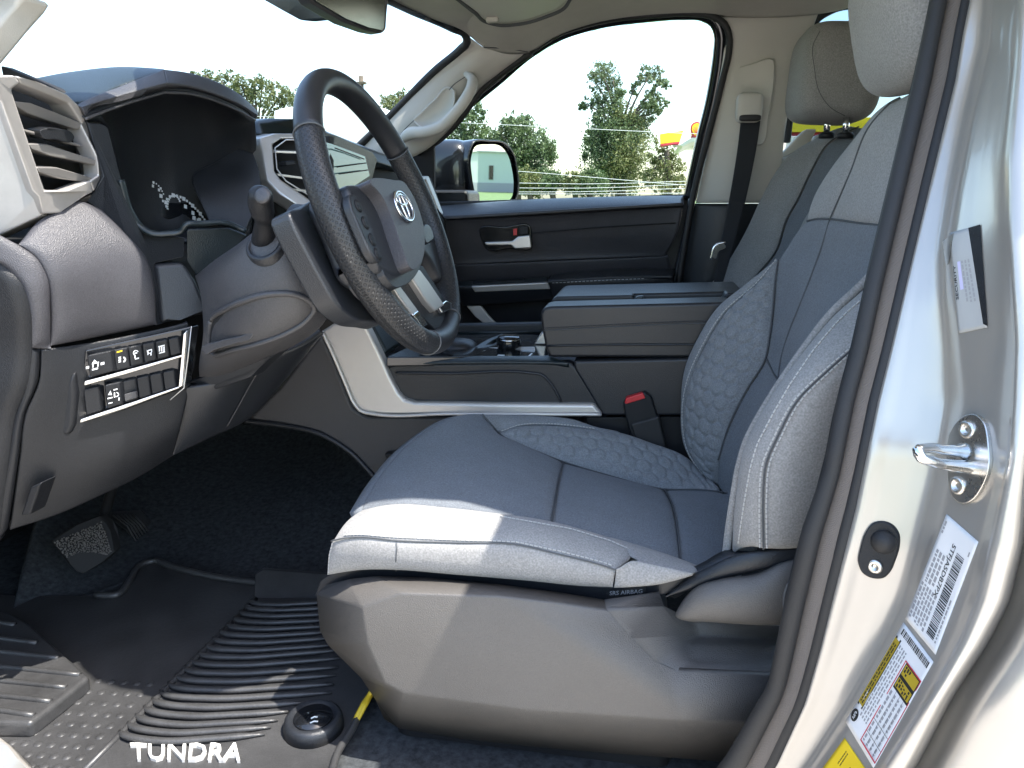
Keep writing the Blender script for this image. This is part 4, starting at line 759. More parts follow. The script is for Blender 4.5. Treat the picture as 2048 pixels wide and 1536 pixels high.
# airbag cover and hub
ab = [(698, 380), (722, 366), (752, 360), (786, 359), (812, 368), (826, 392), (838, 420), (846, 450), (850, 480), (846, 518), (834, 534), (814, 548), (796, 556), (776, 548), (758, 530), (742, 490), (722, 440), (706, 404)]
face = [(745, 371), (790, 360), (812, 368), (828, 394), (840, 424), (848, 455), (850, 482), (846, 518), (816, 528), (806, 500), (792, 458), (776, 414), (758, 384)]
slab('hub_body', M['plast2'], sw, loop([W(x, y, .030) for x, y in ab], 70), .060, .012, d=-WN, seg=4)
slab('airbag_cover', M['grain'], sw, loop([W(x, y, .046) for x, y in face], 70), .022, .010, d=-WN, seg=4)
slab('airbag_skirt', M['plast2'], sw, loop([W(x, y, .028) for x, y in [(760, 500), (800, 535), (846, 518), (838, 540), (824, 560), (806, 572), (784, 570), (768, 548)]], 40), .05, .010, d=-WN, seg=3)
slab('switch_pad', M['plast2'], sw, loop([W(x, y, .0312) for x, y in [(700, 392), (712, 390), (728, 420), (744, 458), (762, 500), (767, 516), (757, 523), (744, 508), (728, 474), (712, 436), (702, 410)]], 50), .012, .003, d=-WN)
for c in [(716, 412), (730, 446), (744, 480), (755, 508)]:
    lathe('switch_button', M['plast'], sw, W(c[0], c[1], .031), WN, [(.001, 0), (.0085, 0), (.008, .0014), (.004, .002), (.001, .002)], 18)
slab('switch_pad', M['plast2'], sw, loop([W(x, y, .020) for x, y in [(850, 448), (862, 454), (868, 470), (862, 484), (852, 484), (847, 468)]], 30), .012, .003, d=-WN)
ec = W(808, 413, .0475)
def ell(cu_, cv, a, b_, n=48): return np.array([ec + WU * (cu_ + a*math.cos(p)) + WV * (cv + b_*math.sin(p)) for p in np.linspace(0, 2*math.pi, n)])
tube('emblem_ring', M['chrome'], sw, ell(0, 0, .031, .0205), .0022, 8, caps=False)
tube('emblem_ring', M['chrome'], sw, ell(0, -.001, .0092, .0188), .0019, 8, caps=False)
tube('emblem_ring', M['chrome'], sw, ell(0, .0092, .0205, .0073), .0019, 8, caps=False)
# spokes
def spoke(name, m, c, h, th, bv=.003): return slab(name, m, sw, np.array([W(x, y, h) for x, y in c]), th, bv, d=-WN)
spoke('lower_spoke', M['plast'], [(776, 540), (846, 530), (900, 615), (905, 650), (870, 660), (830, 620)], .004, .012)
spoke('silver_trim', M['silver'], [(776, 556), (792, 560), (812, 586), (834, 616), (852, 642), (846, 650), (826, 628), (800, 594)], .012, .012)
spoke('silver_trim', M['silver'], [(820, 548), (840, 538), (858, 562), (878, 592), (890, 610), (872, 622), (856, 604), (838, 576)], .014, .012)
spoke('trim_tip', M['chrome'], [(826, 628), (836, 620), (856, 648), (846, 656)], .014, .008, .002)
spoke('trim_tip', M['chrome'], [(878, 612), (892, 600), (908, 606), (906, 618), (886, 626)], .012, .008, .002)
spoke('side_spoke', M['leather'], [(846, 455), (878, 440), (898, 520), (900, 560), (884, 560), (862, 520), (846, 500)], .002, .022, .008)
spoke('side_spoke', M['plast2'], [(700, 392), (660, 372), (664, 430), (700, 510), (740, 560), (764, 524)], .0, .022, .006)
# ------------------------------------------------------------------ steering column
sc_ = thing('steering_column', 'grey plastic steering column shroud with stalk and tilt lever', 'steering column', P(560, 600, 1.05))
slab('wheel_back_cover', M['plast2'], sc_, loop([W(x, y, -.035) for x, y in [(580, 432), (604, 414), (640, 402), (700, 470), (760, 560), (775, 640), (742, 642), (704, 633), (672, 606), (642, 556), (612, 500), (590, 456)]], 60), .028, .008, d=-WN, seg=3)
_, gsh = sheet('shroud', M['column'], sc_, [(390, 552, 1.03), (430, 520, .99), (478, 488, .96), (530, 450, .95), (581, 424, .955), (628, 404, .98)],
      [(400, 770, 1.04), (478, 738, 1.0), (540, 712, .985), (590, 690, .98), (640, 655, .985), (672, 606, 1.0)],
      [(390, 552, 1.03), (404, 600, .99), (408, 660, .98), (398, 730, 1.0), (400, 770, 1.04)], [(628, 404, .98), (596, 440, .955), (614, 510, .945), (640, 570, .95), (672, 606, 1.0)], bulge=.012, nu=50, nv=40, thick=.02)
rcs = [(420, 642), (450, 618), (490, 600), (540, 587), (590, 588), (622, 602), (632, 614), (618, 640), (575, 664), (530, 682), (470, 700), (415, 716)]
rl_ = loop([q_ for q_ in lay(gsh, [(424, 640), (450, 619), (490, 601), (540, 588), (590, 589), (618, 602), (628, 616), (612, 640), (575, 664), (530, 682), (470, 698), (425, 706)], .0012)], 60)
slab('slot_shade', M['dark'], sc_, rl_, .004, 0)  # flat dark plate paints the shade inside the lever recess
tube('slot_lip', M['column'], sc_, np.concatenate([rl_, rl_[:1]]), .0042, 8)
slab('tilt_lever', M['column'], sc_, loop([(402, 698, .93), (430, 684, .925), (480, 672, .92), (508, 665, .92), (505, 674, .92), (470, 688, .922), (430, 700, .926), (408, 708, .93)], 36), .03, .006)
slab('key_shelf', M['plast2'], sc_, pts([(376, 762, 1.02), (440, 742, .995), (510, 716, .985), (560, 700, .985), (512, 742, 1.0), (500, 756, 1.0), (372, 800, 1.03)]), .05, .006)
slab('tilt_gaiter', M['plast2'], sc_, pts([(392, 556, 1.02), (424, 520, .98), (470, 496, .96), (486, 505, .96), (480, 520, .955), (440, 540, .965), (400, 562, 1.0)]), .02, .006)
lathe('stalk_socket', M['plast2'], sc_, P(530, 490, .918), (-.05, -.75, .65), [(.001, -.04), (.030, -.04), (.0265, .0), (.0245, .003), (.021, .003), (.020, -.008), (.001, -.008)])
stk = smooth([(530, 498, .945), (529, 462, .915), (526, 430, .893), (522, 410, .882), (521, 388, .872), (522, 376, .868)], 40)
tube('wiper_stalk', M['plast'], sc_, stk, np.interp(np.linspace(0, 1, 40), [0, .3, .5, .58, .66, .8, .93, .98, 1], [.020, .0155, .0115, .0112, .0145, .0155, .0145, .010, .004]), 20)
lathe('stalk_end_cap', M['column'], sc_, P(524, 390, .858), (-.02, -.9, .42), [(.001, -.004), (.0105, -.004), (.010, .0), (.006, .0012), (.001, .0015)], 24)
# ------------------------------------------------------------------ dashboard
db = thing('dashboard', 'black and silver dashboard with hooded gauges, air vents and switch rows', 'dashboard', P(300, 700, 1.1))
TS = [(62, 158, 1.0), (137, 144, 1.06), (239, 134, 1.11), (328, 138, 1.135), (369, 144, 1.16), (427, 161, 1.22), (478, 188, 1.28), (514, 221, 1.35)]
sheet('hood_top', M['teal'], db, TS[:4], [(100, 200, .975), (161, 206, .965), (240, 174, 1.04), (328, 142, 1.12)], bulge=.004, nu=40, nv=16, thick=.01)
sheet('hood_face', M['grain'], db, [(150, 212, .955), (161, 206, .96), (240, 173, 1.035), (328, 139, 1.12)], [(164, 214, .95), (250, 189, 1.022), (334, 166, 1.10)], bulge=.001, nu=40, nv=12, thick=.012)
sheet('hood_face', M['grain'], db, [(328, 139, 1.12), (369, 144, 1.155), (427, 161, 1.215), (478, 188, 1.275), (515, 222, 1.345)], [(334, 166, 1.10), (372, 171, 1.138), (410, 181, 1.178), (478, 208, 1.26), (516, 231, 1.335)], bulge=.001, nu=40, nv=12, thick=.012)
sheet('dash_top', M['plast2'], db, [np.array([-1.42, .86, .90]), np.array([-1.46, 1.2, .90]), np.array([-1.42, 1.5, .89])], [P(*q_) - np.array([.012, 0, .016]) for q_ in TS], nu=40, nv=14, thick=0, dense=0)
LIP = [(170, 238, .955), (250, 208, 1.03), (328, 185, 1.105), (372, 187, 1.14), (410, 195, 1.18), (478, 222, 1.26), (510, 240, 1.335)]
sheet('hood_gap', M['dark'], db, [(164, 213, .965), (250, 188, 1.04), (335, 166, 1.12), (410, 180, 1.20), (478, 207, 1.28), (516, 230, 1.352)], [(x, y, Y + .012) for x, y, Y in LIP], nu=40, nv=6, thick=.004)
tube('hood_lip', M['column'], db, np.concatenate([smooth(LIP[:3], 24), smooth(LIP[2:], 40)[1:]]), .0022, 8)
sheet('hood_cavity', M['plast2'], db, [(x, y, Y + .006) for x, y, Y in LIP], [(255, 440, 1.14), (320, 480, 1.2), (400, 480, 1.25), (500, 470, 1.36)], [(170, 240, .965), (215, 250, 1.04), (240, 342, 1.10), (255, 440, 1.14)], [(510, 242, 1.34), (512, 300, 1.37), (500, 470, 1.36)], bulge=-.07, nu=40, nv=30, thick=.006)
sheet('cavity_wall', M['plast2'], db, [(478, 297, 1.30), (506, 307, 1.30)], [(420, 446, 1.20), (492, 456, 1.21)], [(478, 297, 1.30), (430, 325, 1.28), (386, 350, 1.24), (400, 400, 1.21), (420, 446, 1.20)], [(506, 307, 1.30), (518, 345, 1.28), (523, 378, 1.26), (492, 456, 1.21)], nu=20, nv=20, thick=.008)
slab('gauge_panel', M['gloss'], db, pts([(236, 330, 1.19), (300, 330, 1.24), (420, 445, 1.30), (420, 470, 1.29), (300, 474, 1.22), (262, 430, 1.19)]), .01, .002)
def gp(x, y): return P(x, y, 1.183 + (x - 236) * .0006)
V, f = [], []
def tick(x, y, r, e=1.0):
    k = len(V); V.extend([gp(x - r, y - r*e), gp(x + r, y - r*e*.6), gp(x + r, y + r*e), gp(x - r, y + r*e*.6)]); f.append((k, k+1, k+2, k+3))
for c, n, r in (([(293, 374), (299, 365), (310, 366), (320, 375), (327, 388)], 9, 1.6), ([(349, 446), (340, 430), (333, 414), (333, 400), (344, 391), (358, 393), (374, 402), (391, 417), (404, 432), (413, 446)], 22, 2.6), ([(322, 392), (326, 402)], 2, 2.5), ([(388, 436), (396, 440), (400, 447)], 3, 2.6)):
    for q_, (x, y) in enumerate(catmull(np.array(c, float), np.linspace(0, 1, n))): tick(x, y, r * (1.25 if q_ % 3 == 0 else .8), 1.5)
for a in range(150, 340, 14): tick(348 + 13*math.cos(R(a)), 416 - 21*math.sin(R(a)) * -1 - 4, 1.7, 1.4)
for x_, y_, r_ in ((340, 440, 3), (336, 428, 2.4), (371, 413, 3), (386, 426, 3), (399, 440, 3), (306, 372, 2.2), (318, 380, 2.2)): tick(x_, y_, r_, 1.6)
o = mesh('gauge_marks', V, f, M['gauge'], db, False); o['kind'] = 'stuff'
# trim that frames the gauges and runs down to the knee panel
srr = [(172, 240, .965), (180, 246, .965), (207, 249, .98), (216, 256, .985), (238, 342, 1.0), (262, 424, 1.01), (280, 450, 1.015), (302, 467, 1.02), (336, 470, 1.03), (370, 475, 1.04), (367, 514, 1.03), (310, 527, 1.01), (318, 585, 1.0), (334, 645, 1.0), (312, 652, .995), (306, 560, .98), (288, 512, .98), (250, 470, .975), (205, 424, .965), (172, 402, .96), (190, 384, .955), (206, 352, .96), (190, 290, .96)]
slab('gauge_surround', M['plast2'], db, pts(srr), .03, .006, d=(-1, .6, 0), seg=3)
slab('knee_cap', M['plast2'], db, pts([(309, 529, 1.002), (369, 524, 1.025), (392, 560, 1.03), (421, 626, 1.035), (360, 640, 1.01), (326, 648, .99), (316, 585, .994)]), .03, .007, d=(-1, .6, 0), seg=3)
tube('gauge_lip', M['teal'], db, smooth([(242, 360, .995), (262, 425, 1.003), (280, 452, 1.01), (302, 466, 1.012), (335, 467, 1.022), (362, 462, 1.03), (372, 449, 1.03), (400, 447, 1.045), (456, 447, 1.075), (474, 454, 1.085), (492, 463, 1.09)], 60), .006, 10, flat=.7)
slab('lower_well', M['teal'], db, pts([(372, 458, 1.05), (455, 456, 1.09), (490, 470, 1.1), (470, 500, 1.09), (430, 520, 1.08), (394, 556, 1.06), (372, 522, 1.045)]), .01, .003)
# left air vent
vt = [(25, 179, .862), (42, 166, .868)]
slab('vent_frame', M['vent'], db, pts([(-34, 190, .832), (-14, 150, .842), (30, 150, .855), (42, 166, .862), (24, 179, .858), (90, 380, .875), (132, 380, .90), (182, 360, .945), (188, 384, .955), (136, 408, .92), (127, 426, .905), (84, 428, .88), (77, 393, .866), (63, 381, .862), (0, 204, .84)]), .03, .003, d=(-1, .25, 0))
slab('vent_frame', M['vent'], db, pts([(30, 150, .856), (72, 162, .875), (134, 187, .93), (159, 211, .955), (172, 240, .967), (166, 250, .962), (138, 207, .935), (100, 190, .905), (42, 167, .864)]), .04, .003, d=(-1, .2, 0))
slab('vent_frame', M['vent'], db, pts([(172, 240, .966), (207, 348, .972), (204, 368, .968), (188, 384, .956), (180, 362, .948), (197, 350, .962), (194, 318, .962), (158, 246, .958)]), .03, .003, d=(-1, .2, 0))
slab('vent_back', M['dark'], db, pts([(0, 130, .93), (170, 200, 1.0), (215, 390, 1.01), (60, 420, .94)]), .02, .002)
for c in ([(26, 202, .862), (62, 206, .88), (108, 224, .92), (170, 249, .966), (169, 256, .966), (154, 259, .955), (100, 243, .915), (55, 226, .88), (30, 211, .864)], [(56, 287, .868), (95, 288, .895), (150, 307, .935), (195, 321, .965), (192, 331, .964), (150, 322, .935), (100, 312, .90), (66, 299, .872)],
          [(72, 334, .87), (115, 335, .90), (170, 351, .945), (198, 360, .965), (160, 363, .94), (120, 358, .905), (80, 345, .873)], [(47, 258, .868), (90, 268, .90), (136, 282, .94), (166, 290, .96), (160, 294, .955), (90, 276, .90), (50, 264, .87)]):
    slab('vent_slat', M['slat'], db, pts(c), .035, .0018, d=(-1, .35, .10))
slab('vent_knob', M['plast'], db, loop([(79, 262, .88), (98, 256, .89), (122, 258, .91), (143, 264, .925), (150, 275, .93), (144, 283, .925), (112, 279, .90), (86, 275, .882)], 36), .03, .004, d=(-1, .35, .1))
slab('end_cap', M['vent'], db, pts([(-700, 330, .80), (-120, 200, .80), (-34, 192, .834), (0, 206, .846), (62, 382, .868), (76, 395, .872), (86, 430, .886), (0, 470, .85), (-120, 520, .80), (-700, 560, .80)]), .05, .003, d=(-.4, 1, 0))
slab('vent_underside', M['vent'], db, pts([(0, 470, .855), (84, 430, .888), (127, 427, .908), (136, 410, .922), (186, 387, .955), (178, 402, .962), (100, 432, .92), (20, 472, .88)]), .03, .002, d=(-1, .3, -.2))
# knee panels
CR = [(38, 487, .842), (75, 516, .850), (95, 553, .855), (102, 620, .862), (103, 693, .868)]
sheet('knee_panel', M['grain'], db, [(38, 487, .842), (84, 436, .885), (164, 402, .94), (205, 420, .955)], [(103, 693, .868), (200, 674, .93), (314, 650, .985)], CR, [(205, 420, .955), (253, 468, .97), (292, 514, .98), (308, 565, .982), (314, 650, .985)], bulge=.02, nu=50, nv=40, thick=.02, tuck=.002, tw=.006)
OL = [(-60, 500, .81), (0, 528, .825), (41, 565, .833), (57, 607, .838), (63, 698, .845)]
sheet('knee_edge', M['grain'], db, [(-60, 452, .81), (0, 470, .828), (38, 487, .842)], [(63, 698, .845), (103, 694, .866)], [(-60, 452, .81), (-60, 500, .81)] + OL[1:], CR, bulge=.006, nu=20, nv=40, thick=.02, tuck=.003, tw=.006)
CL = [(63, 698, .845), (51, 776, .84), (31, 827, .836), (17, 913, .832), (-4, 1086, .835)]
sheet('side_cover', M['plast'], db, [(-1000, 440, .80), (-200, 480, .79), (-60, 500, .81)], [(-1000, 1250, .80), (-200, 1120, .80), (-4, 1086, .835)], [(-1000, 440, .80), (-1000, 1250, .80)], OL + CL[1:], bulge=.01, nu=20, nv=50, thick=.02)
CL2 = [(84, 700, .858), (78, 765, .855), (52, 827, .845), (40, 913, .845), (20, 1060, .855)]
sheet('edge_trim', M['plast'], db, [CL[0], CL2[0]], [CL[-1], CL2[-1]], CL, CL2, bulge=.004, tuck=.004, tw=.006, nu=12, nv=50, thick=.015)
sheet('lower_panel', M['plast'], db, [(84, 700, .858), (200, 682, .925), (376, 646, 1.0)], [(20, 1060, .855), (112, 1030, .895), (199, 992, .935), (270, 958, .975), (345, 912, 1.02)], CL2, [(376, 646, 1.0), (392, 700, 1.01), (378, 775, 1.005), (362, 850, 1.0), (345, 912, 1.02)], bulge=.006, nu=50, nv=50, thick=.015)
sheet('lower_column_panel', M['plast2'], db, [(372, 776, 1.0), (440, 762, 1.02), (513, 722, 1.05), (600, 692, 1.09), (648, 666, 1.12)], [(345, 912, 1.02), (420, 876, 1.07), (489, 843, 1.11), (560, 772, 1.15)], None, None, bulge=.006, nu=40, nv=20, thick=.015)
tube('panel_joint', M['column'], db, smooth([(513, 748, 1.035), (484, 800, 1.06), (455, 852, 1.07)], 16), .0012, 6)
slab('diagnostic_clip', M['plast'], db, pts([(40, 1032, .845), (60, 975, .845), (82, 965, .845), (60, 1030, .85)]), .03, .003)
slab('pull_tab', M['plast'], db, pts([(104, 866, .875), (128, 770, .882), (146, 740, .887), (150, 790, .887), (146, 850, .886), (136, 872, .882), (116, 872, .877)]), .02, .006)
# switch rows
def SW(x, y, l=0): return P(x, y, .905 + (x - 160) * .00043 - .010 - l)
def sws(c, l=0): return np.array([SW(x, y, l) for x, y in c])
slab('switch_bezel', M['gloss'], db, sws([(168, 700), (384, 652), (376, 715), (368, 776), (152, 856), (163, 775)], -.004), .02, .003)
for c in ([(168, 763), (250, 741), (366, 709), (365, 714), (250, 749), (167, 772)], [(160, 839), (250, 809), (360, 772), (358, 777), (250, 817), (158, 847)], [(366, 668), (374, 660), (365, 772), (356, 777)]):
    slab('silver_bar', M['zinc'], db, sws(c, .006), .01, .0015)
tube('bezel_line', M['silver'], db, np.array([SW(x, y, .004) for x, y in [(383, 652), (376, 715), (368, 776), (340, 800)]]), .0009, 6)
r1t = lambda x: 709 - (x - 173) * .2022; r1b = lambda x: 757 - (x - 170) * .262; r2t = lambda x: 777 - (x - 170) * .222; r2b = lambda x: 834 - (x - 160) * .31
def sq(x0, x1, tp, bt, sk=5): return [(x0, tp(x0) + 2), (x1, tp(x1) + 2), (x1 + sk, bt(x1) - 1), (x0 + sk, bt(x0) - 1)]
icons = []
for i, (x0, x1) in enumerate([(173, 222), (226, 254), (255, 282), (283, 308), (309, 334), (335, 357)]):
    o = slab('switch', M['plast'], db, sws(sq(x0 + .7, x1 - .7, r1t, r1b), .003 + (.003 if i == 0 else 0)), .02, .002); icons.append(o)
for i, (x0, x1) in enumerate([(166, 198), (208, 240), (244, 271), (272, 297), (298, 323), (324, 348)]):
    o = slab('switch', M['plast'], db, sws(sq(x0 + .7, x1 - .7, r2t, r2b), .003 + (.004 if i == 1 else 0)), .02, .002); icons.append(o)
def marks(parent, c, l=.0075, m=None):
    V, f = [], []
    for q in c:
        k = len(V); V += [SW(x, y, l) for x, y in q]; f.append(tuple(range(k, k + len(q))))
    mesh('symbol', V, f, m or M['white'], parent, False)
def bar(x, y, w_, h_, sk=-.25): return [(x - w_, y - h_ - w_*sk), (x + w_, y - h_ + w_*sk), (x + w_, y + h_ + w_*sk), (x - w_, y + h_ - w_*sk)]
def arc(x, y, r, a0, a1, th=1.1, n=7):
    q = [(x + r*math.cos(R(a)), y + r*math.sin(R(a))) for a in np.linspace(a0, a1, n)]; q2 = [(x + (r-th*1.6)*math.cos(R(a)), y + (r-th*1.6)*math.sin(R(a))) for a in np.linspace(a1, a0, n)]
    return q + q2
# tow mirror knob, lamp, stability, camera and bed symbols in the upper row
marks(icons[0], [bar(175, 735, 3, 2.4), bar(205, 727, 3.6, 2.6), bar(190, 738, 6, 1.6), bar(191, 726, 7, 1.1), [(184, 727), (189, 719), (195, 725), (193, 727), (189, 723), (186, 728)], bar(186, 731, 1.2, 4), bar(196, 729, 1.2, 4)], .0105)
marks(icons[1], [bar(239, 703, 5.5, 1.4)], .0075, M['yellow'])
marks(icons[1], [arc(246, 719, 6, -80, 80, 2)] + [bar(239.5, 714.5 + k*3.1, 2.6, .9) for k in range(4)])
marks(icons[2], [arc(272, 706, 6, 100, 330), bar(272, 706, 2.6, 1.2), bar(274, 717, 4, 1.3), bar(270, 714, 1.2, 2.6)])
marks(icons[3], [arc(299, 702, 5.5, -30, 200), bar(300, 700, 4, 1.1), bar(296, 706, 1.2, 4), bar(302, 708, 1.2, 3)])
marks(icons[4], [bar(323, 692, 6.5, 1.1), bar(319, 698, 1.3, 5), bar(323.5, 698, 1.3, 5), bar(328, 698, 1.3, 5), bar(324, 705, 6, 1.1)])
marks(icons[7], [bar(221, 806, 4, 1), [(216, 790), (221, 781), (224, 790)], bar(220, 796, 5, 1.2), bar(231, 779, 4, 1.2), arc(233, 789, 5, -90, 120), bar(229, 790, 1.2, 5), bar(238, 798, 1.2, 3)], .0115)
slab('grey_key', M['column'], icons[8], sws([(248, 789), (272, 782), (274, 795), (250, 803)], .0085), .004, .0008)
# middle of the dash: vent, screen, soft top
slab('top_pad', M['teal'], db, pts([(510, 243, 1.40), (545, 236, 1.42), (604, 238, 1.45), (660, 262, 1.55), (745, 296, 1.75), (800, 316, 1.9), (800, 345, 1.9), (640, 300, 1.5), (604, 270, 1.42), (519, 274, 1.38)]), .35, .012, d=(-1, .3, .0), seg=3)
slab('centre_vent_frame', M['silver'], db, pts([(518, 275, 1.375), (552, 267, 1.38), (640, 267, 1.42), (640, 277, 1.42), (564, 278, 1.385), (547, 289, 1.375), (551, 342, 1.36), (562, 358, 1.36), (640, 412, 1.38), (640, 440, 1.37), (612, 419, 1.355), (560, 388, 1.345), (533, 361, 1.345)]), .05, .004, d=(-1, .3, 0))
slab('centre_vent_back', M['dark'], db, pts([(535, 275, 1.42), (660, 272, 1.46), (660, 430, 1.44), (560, 380, 1.41)]), .02, .002)
tube('vent_outline', M['silver'], db, pts([(640, 279, 1.405), (572, 280, 1.372), (550, 296, 1.362), (554, 338, 1.350), (572, 362, 1.350), (640, 404, 1.37)]), .0014, 6)
for a, b_ in (((552, 303), (640, 306)), ((556, 349), (640, 360)), ((574, 378), (640, 384))):
    slab('vent_slat', M['silver'], db, pts([(a[0], a[1] - 2, 1.37), (b_[0], b_[1] - 2, 1.41), (b_[0], b_[1] + 3, 1.41), (a[0], a[1] + 3, 1.37)]), .03, .001, d=(-1, .3, .1))
slab('vent_knob', M['plast'], db, pts([(572, 322, 1.37), (592, 320, 1.38), (594, 330, 1.38), (574, 333, 1.37)]), .02, .003, d=(-1, .3, 0))
slab('display_frame', M['teal'], db, pts([(636, 258, 1.46), (668, 270, 1.50), (744, 302, 1.70), (756, 318, 1.72), (744, 362, 1.70), (690, 400, 1.54), (636, 400, 1.44)]), .03, .004, d=(-1, .3, 0))
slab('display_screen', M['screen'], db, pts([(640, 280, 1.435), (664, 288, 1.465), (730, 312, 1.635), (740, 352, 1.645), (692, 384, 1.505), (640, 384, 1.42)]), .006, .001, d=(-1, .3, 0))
for a, b_ in (((674, 334), (732, 326)), ((678, 348), (736, 340)), ((670, 296), (728, 318))):
    tube('screen_rule', M['dark'], db, np.array([P(a[0], a[1], 1.462), P(b_[0], b_[1], 1.612)]), .0012, 6)
slab('dash_body', M['dark'], db, pts([(520, 280, 1.46), (760, 330, 1.85), (830, 350, 2.1), (896, 440, 2.1), (905, 640, 2.1), (760, 640, 1.8), (640, 640, 1.5), (540, 400, 1.44)]), .40, .01, d=(-1, .35, 0))
slab('glovebox_face', M['plast2'], db, pts([(740, 420, 1.72), (880, 440, 2.04), (906, 560, 2.06), (930, 640, 2.06), (900, 690, 2.0), (760, 640, 1.70)]), .03, .01, d=(-1, .35, 0))
slab('end_vent_frame', M['vent'], db, pts([(828, 352, 2.06), (858, 352, 2.12), (888, 428, 2.14), (872, 440, 2.10), (866, 428, 2.08), (878, 424, 2.10), (852, 360, 2.09), (834, 361, 2.06)]), .03, .003, d=(-1, .3, 0))
slab('end_vent_back', M['dark'], db, pts([(826, 356, 2.10), (860, 356, 2.14), (884, 424, 2.15), (860, 430, 2.10)]), .01, .001)
for k in range(5):
    x, y = 836 + 5.2*k, 368 + 13*k
    slab('vent_slat', M['vent'], db, pts([(x, y, 2.06), (x + 22, y - 3, 2.12), (x + 24, y + 2, 2.12), (x + 3, y + 5, 2.06)]), .03, .001, d=(-1, .3, 0))
box('dash_light_block', M['dark'], db, (-1.16, 1.87, .66), (.60, .82, .38), bevel=.02)  # unseen blocks added inside the dash to keep sun off the carpet
box('dash_light_block', M['dark'], db, (-1.19, 1.24, .58), (.56, .66, .32), bevel=.02)
box('dash_light_block', M['dark'], db, (-.83, 1.24, .665), (.22, .40, .11), bevel=.02)
# ------------------------------------------------------------------ centre console
cc = thing('centre_console', 'black centre console with pale satin trim and padded armrest lids', 'console', P(1000, 830, 1.5))
slab('satin_trim', M['silver2'], cc, pts([(640, 664, 1.42), (670, 645, 1.42), (722, 632, 1.42), (742, 672, 1.42), (764, 718, 1.42), (780, 755, 1.42), (796, 785, 1.42), (808, 799, 1.42), (830, 805, 1.42), (1000, 808, 1.42), (1188, 809, 1.42), (1206, 831, 1.42), (1000, 831, 1.42), (734, 830, 1.42), (716, 824, 1.42), (706, 810, 1.42), (690, 775, 1.42), (664, 716, 1.42)]), .03, .007, seg=3)
tube('trim_edge', M['silver2'], cc, smooth([(644, 662, 1.415), (668, 714, 1.415), (694, 775, 1.415), (710, 810, 1.415), (722, 823, 1.415), (740, 827, 1.415), (900, 828, 1.415), (1203, 829, 1.415)], 50), .0035, 8)
slab('stack_side', M['teal'], cc, pts([(719, 634, 1.45), (740, 636, 1.46), (775, 702, 1.46), (764, 716, 1.45)]), .3, .004)
slab('stack_face', M['gloss'], cc, pts([(738, 620, 1.52), (790, 640, 1.6), (830, 700, 1.62), (774, 708, 1.47)]), .02, .003, d=(-1, .2, 0))
slab('side_panel', M['plast2'], cc, pts([(764, 728, 1.435), (1140, 724, 1.435), (1152, 735, 1.435), (1200, 812, 1.435), (820, 812, 1.435), (792, 784, 1.435)]), .03, .006, seg=3)
tube('pocket_crease', M['plast2'], cc, smooth([(792, 746, 1.432), (900, 747, 1.432), (1060, 746, 1.432), (1084, 750, 1.432), (1100, 765, 1.432), (1122, 803, 1.432)], 50), .0028, 8)
sheet('deck_edge', M['teal'], cc, [(765, 716, 1.46), (900, 713, 1.46), (1098, 712, 1.46)], [(766, 729, 1.43), (900, 727, 1.43), (1138, 726, 1.43)], bulge=.004, nu=30, nv=10, thick=.01)
slab('deck', M['gloss'], cc, np.array([Pz(772, 714, .487), Pz(1100, 712, .487), P(1110, 662, 1.78), P(880, 664, 1.78)]), .02, .003, d=(0, 0, -1))
slab('far_rail', M['plast2'], cc, pts([(880, 650, 1.76), (1104, 646, 1.76), (1104, 668, 1.76), (870, 668, 1.76)]), .03, .005)
tube('far_rail_line', M['teal'], cc, np.array([P(900, 667, 1.745), P(1084, 664, 1.745)]), .003, 8)
lathe('drive_knob', M['gloss'], cc, P(1018, 698, 1.56), (0, -.05, 1), [(.001, 0), (.0265, 0), (.0268, .018), (.0255, .022), (.0262, .024), (.0225, .0285), (.001, .029)], 40)
lathe('knob_ring', M['chrome'], cc, P(1018, 678, 1.558), (0, -.05, 1), [(.0225, 0), (.0258, 0), (.0255, .0022), (.0225, .0025)], 40)
slab('knob_plinth', M['silver'], cc, pts([(972, 694, 1.55), (1070, 692, 1.55), (1072, 703, 1.53), (966, 705, 1.53)]), .012, .003, d=(0, .2, -1))
slab('shift_gate', M['teal'], cc, pts([(948, 694, 1.54), (975, 676, 1.60), (1004, 666, 1.68), (1010, 670, 1.68), (986, 681, 1.61), (964, 697, 1.55)]), .015, .003, d=(0, .2, -1))
slab('shift_gate', M['silver'], cc, pts([(940, 716, 1.46), (952, 705, 1.49), (972, 700, 1.52), (962, 712, 1.47)]), .006, .001, d=(0, .2, -1))
slab('shift_gate', M['silver'], cc, pts([(1052, 715, 1.46), (1062, 706, 1.49), (1066, 706, 1.49), (1058, 715, 1.46)]), .006, .001, d=(0, .2, -1))
pillow('shift_boot', M['leather'], cc, P(915, 704, 1.56), (.09, .09, .06), e=2.6, nu=28, nv=16)
lathe('shift_lever', M['gloss'], cc, P(905, 690, 1.56), (-.3, 0, 1), [(.001, 0), (.008, 0), (.007, .05), (.016, .06), (.02, .09), (.014, .11), (.001, .115)], 24)
box('toggle', M['silver'], cc, P(1002, 713, 1.47), (.016, .012, .006), bevel=.002)
box('usb_light', M['emis'], cc, P(797, 713, 1.46), (.004, .004, .002), bevel=0)
slab('pedestal', M['silver'], cc, pts([(1066, 690, 1.60), (1080, 668, 1.60), (1088, 662, 1.60), (1094, 690, 1.60)]), .1, .004)
slab('rear_body', M['plast2'], cc, pts([(1146, 722, 1.43), (1420, 716, 1.43), (1440, 832, 1.43), (1206, 832, 1.43), (1150, 740, 1.43)]), .40, .006, seg=3)
slab('rear_lower', M['plast'], cc, pts([(1170, 834, 1.45), (1440, 832, 1.45), (1440, 1000, 1.45), (1200, 1000, 1.45)]), .36, .004)
